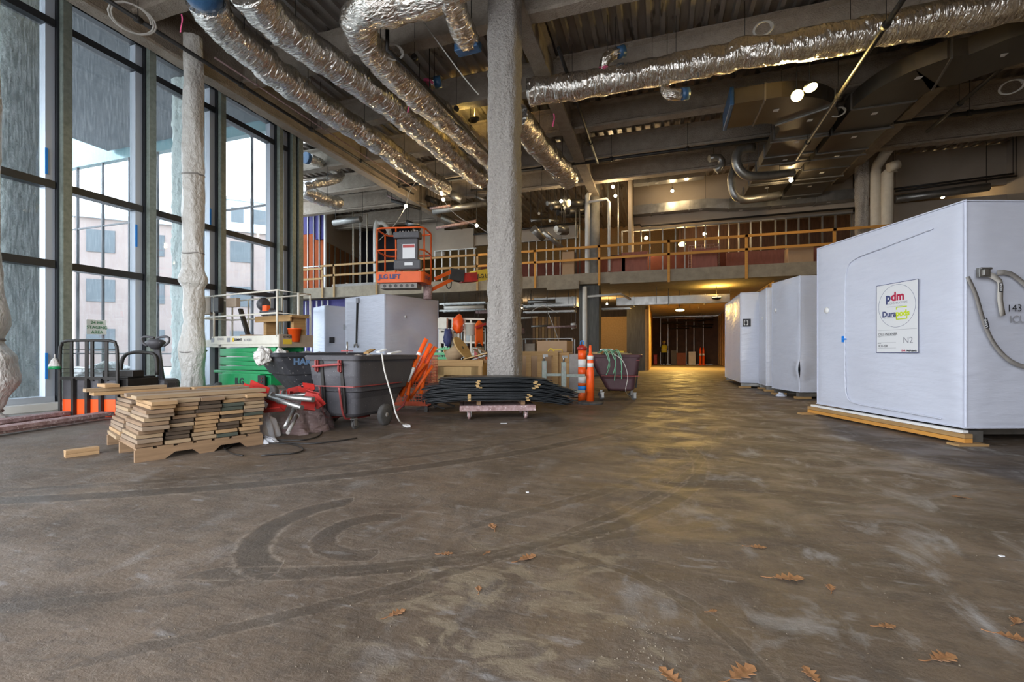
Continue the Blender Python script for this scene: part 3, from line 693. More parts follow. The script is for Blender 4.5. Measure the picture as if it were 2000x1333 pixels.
def ptxt(s, y, z, size, mat, bold=0, sx=1): text(s, size, (X0, y, z), U, V, mat, sh, ext=.0005, bold=bold, sx=sx, world=False)
ptxt('p', cyc[0] + .158, cyc[1] + .115, .15, m_navyink, .0055); ptxt('dm', cyc[0] + .078, cyc[1] + .115, .15, m_redink, .0055)
ptxt('CONSTRUCTORS', cyc[0] + .125, cyc[1] + .035, .036, m_greyink)
ptxt('Dura', cyc[0] + .212, cyc[1] - .10, .10, m_navyink, .004); ptxt('pods', cyc[0] + .008, cyc[1] - .10, .10, m_limeink, .004)
ptxt('PDM CONSTRUCTORS', cyc[0] + .185, cyc[1] - .145, .018, m_greyink)
lb_ = MB()
for a, b in (((cyc[0], cyc[1] - .05), (cyc[0], cyc[1] - .02)), ((cyc[0], cyc[1] - .02), (cyc[0] - .15, cyc[1] - .02)), ((cyc[0], cyc[1] - .15), (cyc[0], cyc[1] - .17)), ((cyc[0], cyc[1] - .17), (cyc[0] - .15, cyc[1] - .17)), ((cyc[0] - .15, cyc[1] - .17), (cyc[0] - .15, cyc[1] - .135))):
    q = line(a, b, .012); lb_.add(q.v, q.f)
lb_.build('logo_bracket', m_limeink, sh, world=False)
ptxt('OSU-WEXNER', ly1 - .03, lz0 + .235, .045, m_ink); ptxt('PROJECT', ly1 - .02, lz0 + .205, .014, m_greyink)
ptxt('ICU-ISR', ly1 - .03, lz0 + .085, .045, m_ink); ptxt('NUMBER', ly1 - .02, lz0 + .12, .014, m_greyink)
ptxt('N2', ly0 + .21, lz0 + .15, .11, m_greyink); ptxt('MidAtlantic', ly0 + .16, lz0 + .025, .03, m_ink, .001); ptxt('ENR', ly0 + .23, lz0 + .025, .03, m_redink, .001)
# strap with buckle on the right face (local y=0 plane)
def web(pts, wd, mat, name, par, twist=None):
    pts = smooth_path(pts, .06); mb = MB(); n = len(pts); vs = []
    for i, p in enumerate(pts):
        t = (pts[min(i + 1, n - 1)] - pts[max(i - 1, 0)]).normalized(); s = t.cross(Vector((0, 1, 0)))
        if s.length < .1: s = Vector((1, 0, 0))
        s.normalize(); vs += [p - s * wd / 2, p + s * wd / 2]
    mb.add(vs, [(2 * i, 2 * i + 1, 2 * i + 3, 2 * i + 2) for i in range(n - 1)], True)
    return mb.build(name, mat, par, world=False, solid=.004)
stp = thing('ratchet_strap', 'grey ratchet strap hanging on the right face of the largest module', 'strap', tuple(Matrix.Rotation(BR, 3, 'Z') @ Vector((.3, -.05, 1.7)) + Vector((3.11, 6.17, 0))), BR)
o_ = Vector((.3, -.05, 1.7))
def S_(p): return Vector(p) - o_
R_ = lambda L: [S_(p) for p in L]
web(R_([(.30, -.05, 1.84), (.45, -.05, 1.83), (.68, -.055, 1.63), (1.0, -.05, 1.2), (1.5, -.04, 1.0), (2.2, -.035, 1.1)]), .05, m_strap, 'webbing', stp)
web(R_([(.0, -.03, 1.80), (.06, -.06, 1.6), (.14, -.07, 1.3), (.28, -.06, 1.05), (.5, -.05, .87), (.8, -.04, .83), (1.4, -.035, .9)]), .046, m_strap, 'webbing', stp)
web(R_([(.18, -.055, 1.83), (.30, -.075, 1.75), (.30, -.08, 1.55), (.33, -.08, 1.38)]), .06, m_straplight, 'loose_end', stp)
MB().box(S_((.14, -.06, 1.84)), (.12, .04, .10)).box(S_((.14, -.085, 1.84)), (.05, .02, .07)).cyl(S_((.08, -.09, 1.88)), S_((.2, -.09, 1.88)), .012, 8).build('ratchet_buckle', m_galv, stp, world=False, bevel=.004)
MB().box(S_((.155, -.078, 1.3)), (.04, .003, .11), R=Matrix.Rotation(-.25, 3, 'Y')).build('webbing_label', m_ink, stp, world=False)
text('ULINE', .034, S_((.157, -.082, 1.255)), (-.25, 0, 1), (-1, 0, -.25), m_paper, stp, ext=.0006, world=False, bold=.001)
MB().box(S_((.305, -.084, 1.68)), (.035, .003, .10)).build('webbing_label', m_ink, stp, world=False)
text('ULINE', .03, S_((.305, -.088, 1.64)), (0, 0, 1), (-1, 0, 0), m_paper, stp, ext=.0006, world=False, bold=.001)
text('143 70', .11, (.43, -.03, 1.46), (1, 0, .05), (0, 0, 1), m_ink, big, 'lettering', ext=.0005, world=False); text('ICU-', .11, (.46, -.03, 1.34), (1, 0, .05), (0, 0, 1), m_greyink, big, 'lettering', ext=.0005, world=False)
pa = pod('white wrapped module with bulging lower corner, second from the front on the right', (2.77, 10.96), math.radians(15), 1.9, 1.15, 2.60, .14, 4, .03, lump=[(0, 0, .62, .32, .05), (0, .5, 2.25, .5, .04)])
dots(pa, [(0, .95, 1.95, (-1, 0, 0))], .045)
tag(blob((2.55, 11.55, .0), (.10), .08, .07, .5, 9, 8).build('torn_wrap', m_wrap), 'scrap of torn white wrapping at foot of the bulging module', 'scrap')
pb = pod('narrow white wrapped module squeezed between its two neighbours on the right', (2.5, 12.78), 0, 2.2, .95, 2.60, .14, 6, .03)
dots(pb, [(0, .4, 1.85, (-1, 0, 0))], .045)
pc = pod('rearmost white wrapped module of the right-hand row beside the corridor', (2.08, 13.83), 0, 2.6, 3.2, 2.62, .14, 8, .03)
dots(pc, [(0, 1.0, 2.05, (-1, 0, 0)), (0, 2.5, 2.0, (-1, 0, 0))], .05)
lab = MB().span((.05, -.035, 1.68), (.25, -.03, 1.89)).build('black_label', m_ink, pc, world=False)
text('[ ]', .13, (.07, -.038, 1.79), (1, 0, 0), (0, 0, 1), m_paper, pc, world=False, bold=.004)
pd = pod('white wrapped module standing behind the grey tilt cart on the left', (-7.34, 11.0), math.radians(73.2), 2.15, 1.85, 2.62, .35, 3, .03)
MB().box((1.0, 1.0, .2), (2.0, 1.7, .26)).build('skid_base', m_card, pd, world=False)
dots(pd, [(.75, 0, 2.02, (0, -1, 0)), (1.75, 0, 1.98, (0, -1, 0))], .04)
def strapline(par):
    MB().bar((-.04, 1.15, 2.5), (-.04, 1.22, 1.2), .02, .04).bar((-.06, 1.17, 2.5), (-.04, 1.24, 1.2), .012, .03).build('strap', m_black, par, world=False)
    MB().box((-.05, 1.15, 2.5), (.05, .1, .14)).build('strap_buckle', m_greyink, par, world=False)
    MB().tube([(-.06, 1.12, 1.12), (-.08, 1.17, 1.22), (-.08, 1.25, 1.2), (-.06, 1.28, 1.13)], .03, 6).build('strap_knot', m_strap, par, world=False)
strapline(pd)
MB().span((-.04, 1.75, 1.65), (-.035, 1.85, 1.81)).build('black_label', m_greyink, pd, world=False)
pe = pod('small grey wrapped module at far left under the purple strip', (-11.05, 12.95), math.radians(60), 1.6, 1.2, 2.6, .1, 12, .02)
MB().span((.15, -.035, 1.3), (.33, -.03, 1.5)).build('black_label', m_ink, pe, world=False)
# ================================================================ plastic wrapped columns
def wrapped(name, lb, x, y, prof, z1, ties):
    t = thing(name, lb, 'column', (x, y, 0))
    def fn(u, v):
        z = z1 * u; a = 2 * PI * v
        r = None
        for i in range(len(prof) - 1):
            if prof[i][0] <= z <= prof[i + 1][0]:
                k = (z - prof[i][0]) / (prof[i + 1][0] - prof[i][0]); k = k * k * (3 - 2 * k); r = prof[i][1] * (1 - k) + prof[i + 1][1] * k
        if r is None: r = prof[-1][1]
        tw = a * 3 + z * 2.6
        r += .012 * math.sin(tw) + .02 * noise.noise(Vector((math.cos(a) * 2, math.sin(a) * 2, z * 2.2))) + .012 * abs(noise.noise(Vector((math.cos(a + z) * 5, math.sin(a + z) * 5, z * 5))))
        return Vector((r * math.cos(a), r * math.sin(a), z))
    MB().grid(fn, int(z1 / .045), 44).build('plastic_wrap', m_cloth, t, world=False)
    for z, r in ties: MB().tube([(r * math.cos(a * PI / 10), r * math.sin(a * PI / 10), z + .02 * math.sin(a * .7)) for a in range(20)], .016, 6, closed=True).build('tie', m_strap, t, world=False)
    return t
wrapped('wrapped_pipe_column', 'tall pipe column wrapped in white plastic in front of window, behind the board stack', -9.35, 7.02,
        [(0, .21), (.5, .20), (1.0, .24), (1.5, .19), (1.62, .17), (1.9, .20), (2.3, .18), (2.5, .26), (2.75, .19), (3.3, .18), (4, .2), (4.6, .19), (7.5, .17)], 7.6, [(1.0, .235), (2.42, .2), (3.05, .19), (4.7, .195)])
wrapped('wrapped_pipe_column', 'bulging plastic-wrapped foot of a pipe column at the extreme left edge', -8.78, 3.62,
        [(0, .30), (.08, .30), (.16, .2), (.3, .26), (.6, .40), (.9, .36), (1.15, .22), (1.4, .28), (2, .2), (7.6, .18)], 7.6, [(.17, .215), (1.15, .23)])
# ================================================================ pallet with stacked boards
pr = Vector((-4.47, 2.82, 0)); PA = Vector((.37, .93, 0)).normalized(); PB = Vector((-.93, .37, 0)).normalized(); Z = Vector((0, 0, 1))
prz = math.atan2(PA.y, PA.x)
pal = thing('timber_pallet', 'weathered timber pallet carrying the big stack of cut boards', 'pallet', pr, prz)
LA, LB = 1.08, 1.26 # local x = along a, local y = along b
prof = [(0, 0), (.22, 0), (.3, .055), (.44, .055), (.5, 0), (.62, 0), (.68, .055), (.86, .055), (.92, 0), (LA, 0), (LA, .11), (0, .11)]
for y in (0, LB / 2, LB - .04): MB().prism(prof, (0, y, 0), (1, 0, 0), (0, 0, 1), (0, .04, 0)).build('stringer', m_pallet, pal, world=False)
for i in range(7): MB().box((.07 + i * (LA - .14) / 6, LB / 2, .118), (.12, LB, .016)).build('deck_board', m_pallet, pal, world=False)
for x in (.07, LA / 2 + .02, LA - .07): pass
cols = 5; bt = .038; ORD = ['bottom', 'second', 'third', 'fourth', 'fifth', 'sixth', 'seventh', 'eighth', 'ninth', 'tenth', 'topmost']
CN = ['nearest', 'second nearest', 'middle', 'second farthest', 'farthest']
protos = {}
def board(la, lb, mi):
    key = (la, lb, mi)
    if key not in protos:
        o = MB().box((0, 0, 0), (la, lb, bt - .005)).build('board', BOARDS[mi], bevel=.003); protos[key] = [o, False]
    p = protos[key]
    if not p[1]: p[1] = True; return p[0]
    c = p[0].copy(); COL.objects.link(c); return c
rnd = random.Random(3)
colmix = [[0, 5, 3, 0, 5, 0, 3, 5, 0, 1, 1], [3, 2, 2, 2, 3, 2, 0, 5, 1, 0, 3], [3, 3, 1, 1, 1, 1, 1, 2, 2, 2, 0], [4, 1, 2, 2, 1, 2, 1, 4, 4, 1, 3], [3, 1, 1, 1, 1, 4, 5, 3, 3, 0, 1]]
for row in range(2):
    for c in range(cols):
        nn = 11 if row == 0 or c < 5 else 10
        for k in range(nn):
            mi = colmix[c][k] if row == 0 else rnd.choice([0, 3, 5, 3, 0, 1])
            la = rnd.choice((.205, .198, .19)); lb = rnd.choice((.54, .56, .58))
            o = board(la, lb, mi)
            a = .10 + c * .218 + (.010 - .0012 * c) * k + rnd.uniform(-.012, .012); b = (.31 if row == 0 else .93) + rnd.uniform(-.03, .03) - (.012 * k if c == 0 and row == 0 else 0)
            z = .128 + bt * (k + .5)
            o.location = pr + PA * a + PB * b + Z * z; o.rotation_euler = (0, 0, prz + rnd.uniform(-.035, .035))
            tag(o, '%s board in the %s %s column of the board stack on the pallet' % (ORD[k], CN[c], 'front' if row == 0 else 'rear'), 'board', 'cut boards stacked on the pallet')
top = .128 + bt * 11
for (a, b, la, lb, mi, k, lab, rr) in [(.62, .30, 1.15, .2, 3, 0, 'long grey board lying across the front of the stack top', .02), (.55, .66, 1.0, .12, 5, 0, 'narrow weathered board across the middle of the stack top', -.02),
        (.28, 1.13, .85, .16, 1, 0, 'orange-brown stick along the back of the stack top', .08), (.15, 1.15, .70, .09, 3, 1, 'second stick laid on the orange-brown stick atop the stack', .14),
        (.0, 1.18, .12, .26, 1, 2, 'small pale offcut topmost on the left end of the stack', .1), (.95, .75, .5, .14, 5, 0, 'grey board on the right end of the stack top', .0), (1.0, 1.1, .55, .13, 1, 0, 'pale yellow board at back right of the stack top', .05)]:
    o = MB().box((0, 0, 0), (la, lb, bt - .003)).build('board', BOARDS[mi], bevel=.003); o.location = pr + PA * a + PB * b + Z * (top + bt * (k + .5)); o.rotation_euler = (0, 0, prz + rr)
    tag(o, lab, 'board', 'loose boards on top of the stack')
c0 = flo(160, 890)
for i in range(2):
    o = MB().box((0, 0, 0), (.085, .24, .034)).build('wood_offcut', BOARDS[1], bevel=.002); o.location = (c0.x, c0.y, .017 + i * .035); o.rotation_euler = (0, 0, -.35 + .04 * i)
    tag(o, ['lower', 'upper'][i] + ' of two small pine offcuts lying on floor left of pallet', 'offcut', 'two pine offcuts on the floor')
# ================================================================ orange walkie pallet truck
pj = thing('pallet_truck', 'orange and grey walkie pallet truck with rusty forks by the window', 'pallet truck', (-8.13, 4.5, 0), math.radians(14))
B_ = lambda mb, n, m, **k: mb.build(n, m, pj, world=False, **k)
hw = .46
fr_ = MB().tube(smooth_path([(-hw, 0, .03), (-hw, 0, .95), (-hw + .03, 0, 1.10), (-hw + .12, 0, 1.16), (hw - .12, 0, 1.16), (hw - .03, 0, 1.10), (hw, 0, .95), (hw, 0, .03)], .06), .022, 8)
B_(fr_, 'backrest_frame', m_black)
mb = MB()
for x in (-.27, -.03, .06, .29): mb.box((x, 0, .86), (.045, .02, .6))
for z in (1.03, .965, .74, .68): mb.cyl((-hw, .0, z), (hw, .0, z), .006, 6)
mb.box((0, 0, .60), (2 * hw, .03, .05)); B_(mb, 'backrest_bars', m_black)
mb = MB()
for x in (-.22, 0, .22): mb.box((x, -.02, .31), (.04, .05, .58))
B_(mb, 'mast_ribs', m_black)
B_(MB().box((0, .04, .42), (2 * hw - .05, .05, .30)), 'grey_panel', m_dgrey)
B_(MB().box((0, .04, .145), (2 * hw - .05, .055, .27)), 'orange_panel', m_jack_or)
B_(MB().box((0, .0, .012), (2 * hw, .06, .02)), 'bottom_lip', m_rust)
B_(MB().box((.05, .38, .36), (.95, .56, .46)).box((.05, .38, .6), (.9, .5, .03)), 'battery_box', m_black, bevel=.02)
B_(MB().box((.28, .28, .66), (.5, .2, .1)), 'tray', m_black, bevel=.01)
B_(MB().box((.25, .85, .30), (.72, .36, .50)), 'drive_cover', m_dgrey, bevel=.07)
B_(MB().cyl((.1, .85, .1), (.3, .85, .1), .1, 16), 'drive_wheel', m_rubber)
B_(MB().tube(smooth_path([(-.05, .55, .62), (-.02, .58, .9), (.1, .6, .98), (.35, .62, .98), (.5, .62, .93), (.53, .62, .62)], .05), .028, 8), 'grab_bar', m_black)
B_(MB().tube(smooth_path([(.45, .75, .55), (.47, .72, .85), (.5, .62, 1.1)], .05), [.045] * 3 + [.04] * 30, 8) if False else MB().bar((.45, .8, .5), (.52, .62, 1.12), .09, .07), 'tiller_arm', m_dgrey, bevel=.02)
hd = MB().lathe((.52, .6, 1.10), [(.05, -.06), (.11, .0), (.14, .05), (.10, .09), (.03, .1)], 16)
hd.tube(smooth_path([(.38, .6, 1.09), (.30, .6, 1.14), (.29, .6, 1.22), (.36, .6, 1.24), (.50, .6, 1.22)], .04), .018, 8).tube(smooth_path([(.66, .6, 1.09), (.74, .6, 1.14), (.75, .6, 1.22), (.68, .6, 1.24), (.54, .6, 1.22)], .04), .018, 8)
B_(hd, 'tiller_head', m_dgrey)
for x in (-.33, .36):
    f = MB().box((x, -1.35, .085), (.20, 2.6, .055)).box((x, -1.35, .045), (.13, 2.4, .04)); B_(f, 'fork', m_rust, bevel=.008)
    B_(MB().cyl((x - .06, -2.4, .045), (x + .06, -2.4, .045), .045, 12), 'fork_roller', m_rubber)
bell = MB().lathe((-.5, -.04, .74), [(.07, 0), (.07, .05), (.035, .14), (.008, .17), (.008, .22)], 14)
o = bell.build('hanging_cap', m_cloth, pj, world=False); B_(MB().lathe((-.5, -.04, .735), [(.072, 0), (.073, .045)], 14), 'cap_band', m_green)
# ================================================================ red and steel scrap pile in torn film
spc = flo(590, 835)
props = [((515, 762), (560, 790)), ]
def steeltube(lb, a, b, r=.026, flange=True, mat=m_galv):
    a = Vector(a); b = Vector(b); t = thing('steel_prop', lb, 'prop', (a + b) / 2, 0, 'steel props in the scrap pile')
    MB().cyl(a, b, r, 12).build('tube', mat, t)
    d = (b - a).normalized(); MB().cyl(a - d * .005, a + d * .012, r * 1.5, 12).build('end_plate', mat, t)
    return t
def Q(px, py, D): return atD(px, py, D)
steeltube('steel prop lying lowest across the front of scrap pile', Q(520, 775, 5.2), Q(590, 797, 4.85))
steeltube('steel prop running level towards the tilt cart', Q(532, 774, 5.2), Q(612, 781, 5.0), .03)
steeltube('thin steel prop rising at the back of the scrap pile', Q(535, 780, 5.4), Q(618, 768, 5.4), .024)
steeltube('short steel prop crossing upright over the others', Q(545, 787, 5.2), Q(554, 765, 5.3), .02)
steeltube('steel prop poking out of film near floor', Q(575, 800, 5.1), Q(556, 836, 4.85), .022)
steeltube('dark steel tube end beside clear film bundle', Q(580, 812, 5.15), Q(562, 846, 4.8), .02, mat=m_strap)
def redplate(lb, c, s, rot):
    t = thing('red_bracket', lb, 'bracket', c, 0, 'red brackets in the scrap pile'); t.rotation_euler = rot
    MB().box((0, 0, 0), (s[0], s[1], .008)).build('base_plate', m_red, t, world=False)
    MB().box((0, s[1] / 2, s[2] / 2), (s[0], .008, s[2])).box((0, -s[1] / 2, s[2] / 2), (s[0], .008, s[2])).build('side_plate', m_red, t, world=False)
for i, (px, py, D, rot, lb) in enumerate([(500, 764, 5.7, (.3, .4, .3), 'red channel bracket resting against the board stack'), (576, 768, 5.7, (-.2, -.2, 1.0), 'dull red bracket in the middle back of the scrap pile'), (600, 763, 5.6, (.5, .1, .2), 'red bracket at the top right of scrap pile'), (608, 776, 5.35, (1.2, .3, .6), 'bright red bracket standing up by tilt cart'),
        (540, 796, 5.2, (.9, -.1, .1), 'broad red bracket low in front of the scrap pile'), (601, 793, 5.15, (1.3, .2, .9), 'red bracket with bright front below the prop ends'), (616, 788, 5.3, (.2, .9, .4), 'red bracket closest to corner of the tilt cart'), (560, 775, 5.6, (.1, .1, 2.0), 'red bracket half hidden below crossing props')]):
    redplate(lb, Q(px, py, D), (.15, .10, .07) if i not in (0, 4) else (.26, .12, .08), rot)
def film(name, lb, c, rx, ry, h, seed, mat, n=36, dents=1):
    def fn(u, v):
        a = 2 * PI * v; r = (1 - u); fold = math.sin(a * 11 + seed + u * 4) * .03 + noise.noise(Vector((math.cos(a) * 3, math.sin(a) * 3, seed + u * 2))) * .22 + noise.noise(Vector((math.cos(a) * 9, math.sin(a) * 9, u * 8))) * .10
        k = 1 + fold * (1 - .5 * u)
        hh = h * (1 - r ** 3.6) * (1 + .35 * noise.noise(Vector((r * 4 * math.cos(a), r * 4 * math.sin(a), seed))))
        return Vector((c[0] + math.cos(a) * rx * r * k, c[1] + math.sin(a) * ry * r * k, max(.004, hh + .015 * math.sin(a * 11 + u * 9))))
    return tag(MB().grid(fn, n // 2, n * 2).build(name, mat), lb, 'film')
fc = flo(585, 858)
film('stretch_film_heap', 'crumpled brownish stretch film wrapped around the scrap pile', (-4.58, 4.68), .60, .48, .40, 2, m_film)
# solid dark heap that carries the brackets
cl = flo(527, 870)
film('clear_film_bundle', 'tangle of clear shiny film beside the pallet corner', (-4.42, 4.06), .20, .26, .30, 5, m_clear, 40)
film('clear_film_bundle', 'flat scrap of clear film on floor below the tangle', (-4.22, 3.9), .22, .12, .06, 8, m_clear, 24)
def cable(name, lb, px, r, mat, z=.012, cat='cable'):
    pts = [flo(a, b) + Vector((0, 0, z)) for a, b in px]
    return tag(MB().tube(smooth_path(pts, .04), r, 6).build(name, mat), lb, cat)
cable('black_cable', 'black cable looping out from the film to the right', [(540, 862), (590, 862), (620, 855), (628, 845), (615, 842)], .009, m_black)
cable('black_cable', 'black cable trailing right under the tilt cart corner', [(545, 866), (600, 869), (650, 865), (697, 858)], .008, m_black)
cable('black_cable', 'black cable coil lying on floor right of the pallet', [(440, 880), (470, 868), (520, 868), (565, 870), (585, 875), (592, 882), (575, 888), (540, 890), (510, 893)], .008, m_black)
cable('black_cable', 'thin black cable loop nearest the pallet edge', [(475, 893), (452, 888), (438, 878), (446, 868), (465, 864)], .007, m_black)
m_dred = M('dusty_red_tube', (.30, .03, .03), .5, 0, (.22, .06, .05), vs=12)
# ================================================================ tilt carts
def tub_profile(L_, h0, h1):
    # side outline (x along length, z)
    return [(0.02, h1), (0.05, h0 + .1), (.14, h0), (L_ * .62, h0), (L_ * .98, h1 - .15), (L_ * 1.0, h1)]
def cart(lb, corner, rz, L_=1.42, W_=.84, h0=.22, h1=.93, mat=m_dgrey, flip=False, name='tilt_cart'):
    """corner: near end; local x along the long side away, local y to the left"""
    t = thing(name, lb, 'cart', (corner[0], corner[1], 0), rz)
    b = lambda m_, n, mt, **k: m_.build(n, mt, t, world=False, **k)
    def sec(z):  # rounded-rect plan at height z
        f = (z - h0) / (h1 - h0)
        x0 = .05 + .07 * (1 - f) + (.02 if f < .5 else 0) ; x1 = L_ * (.66 + .32 * min(1, f * 1.15) ** .8) ; yi = .06 * (1 - f) + (.025 if f < .35 else 0)
        return x0, x1, yi, W_ - yi
    def plan(z, off=0, n=10, rc=.09):
        x0, x1, y0, y1 = sec(z); x0 -= off; x1 += off; y0 -= off; y1 += off; out = []
        for (cx, cy, a0) in ((x1 - rc, y1 - rc, 0), (x0 + rc, y1 - rc, PI / 2), (x0 + rc, y0 + rc, PI), (x1 - rc, y0 + rc, 1.5 * PI)):
            for k in range(n): out.append((cx + rc * math.cos(a0 + k * PI / 2 / (n - 1)), cy + rc * math.sin(a0 + k * PI / 2 / (n - 1)), z))
        return out
    rings = [plan(h0 + .0, -.06), plan(h0 + .015, -.02), plan(h0 + .05), plan(h0 + .25), plan(h0 + .33), plan(h0 + .345, .02), plan(h0 + .55, .02), plan(h1 - .05, .02), plan(h1 - .05, .055), plan(h1, .06), plan(h1 + .012, .04), plan(h1, .0), plan(h1 - .06, -.02), plan(h0 + .3, -.04), plan(h0 + .06, -.08)]
    vs = [p for r in rings for p in r]; n = len(rings[0]); fs = []
    for i in range(len(rings) - 1):
        for k in range(n): fs.append((i * n + k, i * n + (k + 1) % n, (i + 1) * n + (k + 1) % n, (i + 1) * n + k))
    mb = MB(); mb.add(vs, fs, False); base = (len(rings) - 1) * n
    mb.f.append([base + k for k in range(n)]); mb.s.append(False); mb.f.append([k for k in reversed(range(n))]); mb.s.append(False)
    b(mb, 'tub', mat)
    # vertical grooves shown as recessed ribs on the near end
    for y in (.22, W_ - .24): b(MB().bar((.032, y, h1 - .06), (.095, y, h0 + .06), .05, .03), 'end_rib', m_black, bevel=.01)
    return t, b
ct, b = cart('grey tilt cart full of debris with red frame and large rear wheels', (-3.64, 4.78), math.radians(87), 1.40, .78, .14, .94)
mb = MB().tube(smooth_path([(-.02, .62, .80), (-.03, .6, .81), (-.03, .2, .84), (-.02, .2, .84)], .05), .016, 8)
b(mb, 'push_handle', m_dred)
for y in (.23, .6): b(MB().tube([(.03, y, .90), (-.01, y, .88), (-.01, y, .76), (.03, y, .74)], .014, 6).box((.015, y, .82), (.02, .05, .16)), 'handle_bracket', m_dred)
b(MB().bar((-.0, .0, .555), (-.0, .84, .555), .018, .012).bar((0, .0, .555), (1.0, -.01, .555), .018, .012), 'frame_band', m_dred)
for y in (.24, .56): b(MB().tube(smooth_path([(.015, y, .55), (.05, y, .35), (.1, y, .17), (.2, y, .12), (.6, y, .11)], .05), .015, 6), 'frame_strut', m_dred)
for y in (-.0, .76): 
    b(MB().tube([(.95, y + .03, .15), (1.1, y + .03, .2), (1.2, y + .03, .34)], .016, 6), 'axle_arm', m_dred)
def caster(b, x, y, r=.06, zt=.2):
    b(MB().cyl((x, y - .016, r), (x, y + .016, r), r, 16), 'caster_wheel', m_rubber)
    b(MB().box((x - .02, y - .025, r + .04), (.05, .006, .11)).box((x - .02, y + .025, r + .04), (.05, .006, .11)).box((x - .02, y, zt - .03), (.07, .07, .01)), 'caster_fork', m_galv)
for y in (.12, .66): caster(b, .17, y, .055, .16)
for y in (-.055, .84):
    b(MB().lathe((.56, y, .145), [(.05, -.03), (.12, -.035), (.145, -.02), (.145, .02), (.12, .035), (.05, .03)], 24, Matrix.Rotation(PI / 2, 3, 'X')), 'wheel_tyre', m_rubber)
    b(MB().lathe((.56, y, .145), [(.001, -.034), (.03, -.034), (.035, -.024), (.07, -.022), (.085, -.03), (.085, .03), (.07, .022), (.035, .024), (.03, .034), (.001, .034)], 16, Matrix.Rotation(PI / 2, 3, 'X')), 'wheel_hub', m_strap)
def fill(lb, c, rx, ry, z, seed, mat, n=14, name='debris_fill', h=.12, kind='stuff'):
    def fn(u, v):
        x, y = (u - .5) * 2, (v - .5) * 2
        return Vector((x * rx, y * ry, h * (1 - (x * x + y * y) * .45) * (1 + .8 * noise.noise(Vector((x * 3, y * 3, seed)))) ))
    return fn
o = MB().grid(fill('', 0, .5, .32, 0, 3, m_clear), 18, 14).build('debris', M('mixed_debris', (.30, .27, .24), .8, 0, (.6, .57, .52), vs=9, bump=.6, bs=14, contrast=.1), ct, world=False, kind='stuff'); o.location = (.58, .42, .80)
pu = thing('pipe_upright', 'short steel rod with knotted strap sticking out of the grey tilt cart', 'rod', Q(678, 688, 6.1)); MB().cyl(Q(678, 692, 6.1), Q(678, 668, 6.1), .012, 8).build('rod', m_galv, pu)
MB().box(Q(678, 686, 6.1), (.12, .1, .01)).build('foot', m_red, pu)
for i, (p, q, lb, m) in enumerate([((715, 690, 6.2), (728, 683, 6.5), 'pine offcut on top of the debris in grey cart', m_pine), ((738, 688, 6.0), (752, 683, 6.1), 'pale board scrap at the edge of the grey cart', m_white), ((760, 691, 6.3), (780, 687, 6.5), 'flat white scrap at the far rim of grey cart', m_white)]):
    tag(MB().bar(Q(*p), Q(*q), .07, .02).build('debris_scrap', m), lb, 'scrap')
co = [Q(746, 691, 5.85), Q(750, 720, 5.75), Q(758, 750, 5.75), Q(768, 785, 5.7), Q(772, 805, 5.7), Q(780, 822, 5.7), flo(790, 833) + Vector((0, 0, .02))]
ec = thing('extension_lead', 'pale extension lead hanging down the side of the grey cart', 'lead', co[-1]); MB().tube(smooth_path(co, .04), .010, 6).build('lead', m_straplight, ec)
MB().bar(co[-1], flo(798, 836) + Vector((0, 0, .02)), .05, .03).build('plug', m_white, ec)
# dark tilt bin with HARRI
ht, b = cart('black tilt bin with worn blue lettering behind the scrap pile', (-5.60, 7.05), math.radians(243), 1.45, .9, .30, .97, m_blackpl, name='tilt_bin')
for y in (.2, .45, .7): b(MB().bar((1.38, y, .90), (1.02, y, .40), .07, .04, up=Vector((1, 0, .7))), 'end_rib', m_blackpl, bevel=.01)
text('HARRI', .13, (1.20, .915, .84), (-1, 0, 0), (0, 0, 1), M('worn_blue_lettering', (.10, .17, .27), .7), ht, ext=.002, world=False, bold=.006)
caster(b, .2, .15, .07, .3); caster(b, .2, .75, .07, .3)
for y in (.06, .84): b(MB().cyl((.85, y - .03, .13), (.85, y + .03, .13), .13, 20), 'wheel', m_rubber)
o = MB().grid(fill('', 0, .5, .34, 0, 5, m_clear), 12, 10).build('debris', m_strap, ht, world=False, kind='stuff'); o.location = (.7, .45, .86)
for i, (px, py, D, r) in enumerate([(515, 697, 6.9, .13), (547, 698, 7.0, .11)]):
    c_ = Q(px, py, D); o = MB(); 
    def fn(u, v, c_=c_, r=r, i=i):
        a = 2 * PI * v; ph = PI * (u - .5); d = Vector((math.cos(a) * math.cos(ph), math.sin(a) * math.cos(ph), math.sin(ph)))
        return c_ + d * r * (1 + .6 * noise.noise(d * 2.5 + Vector((i * 5, 0, 0))))
    tag(o.grid(fn, 14, 20).build('plastic_bag', m_cloth), ['crumpled white plastic bag on left end of the black tilt bin', 'smaller white plastic bag beside it in the black tilt bin'][i], 'bag')
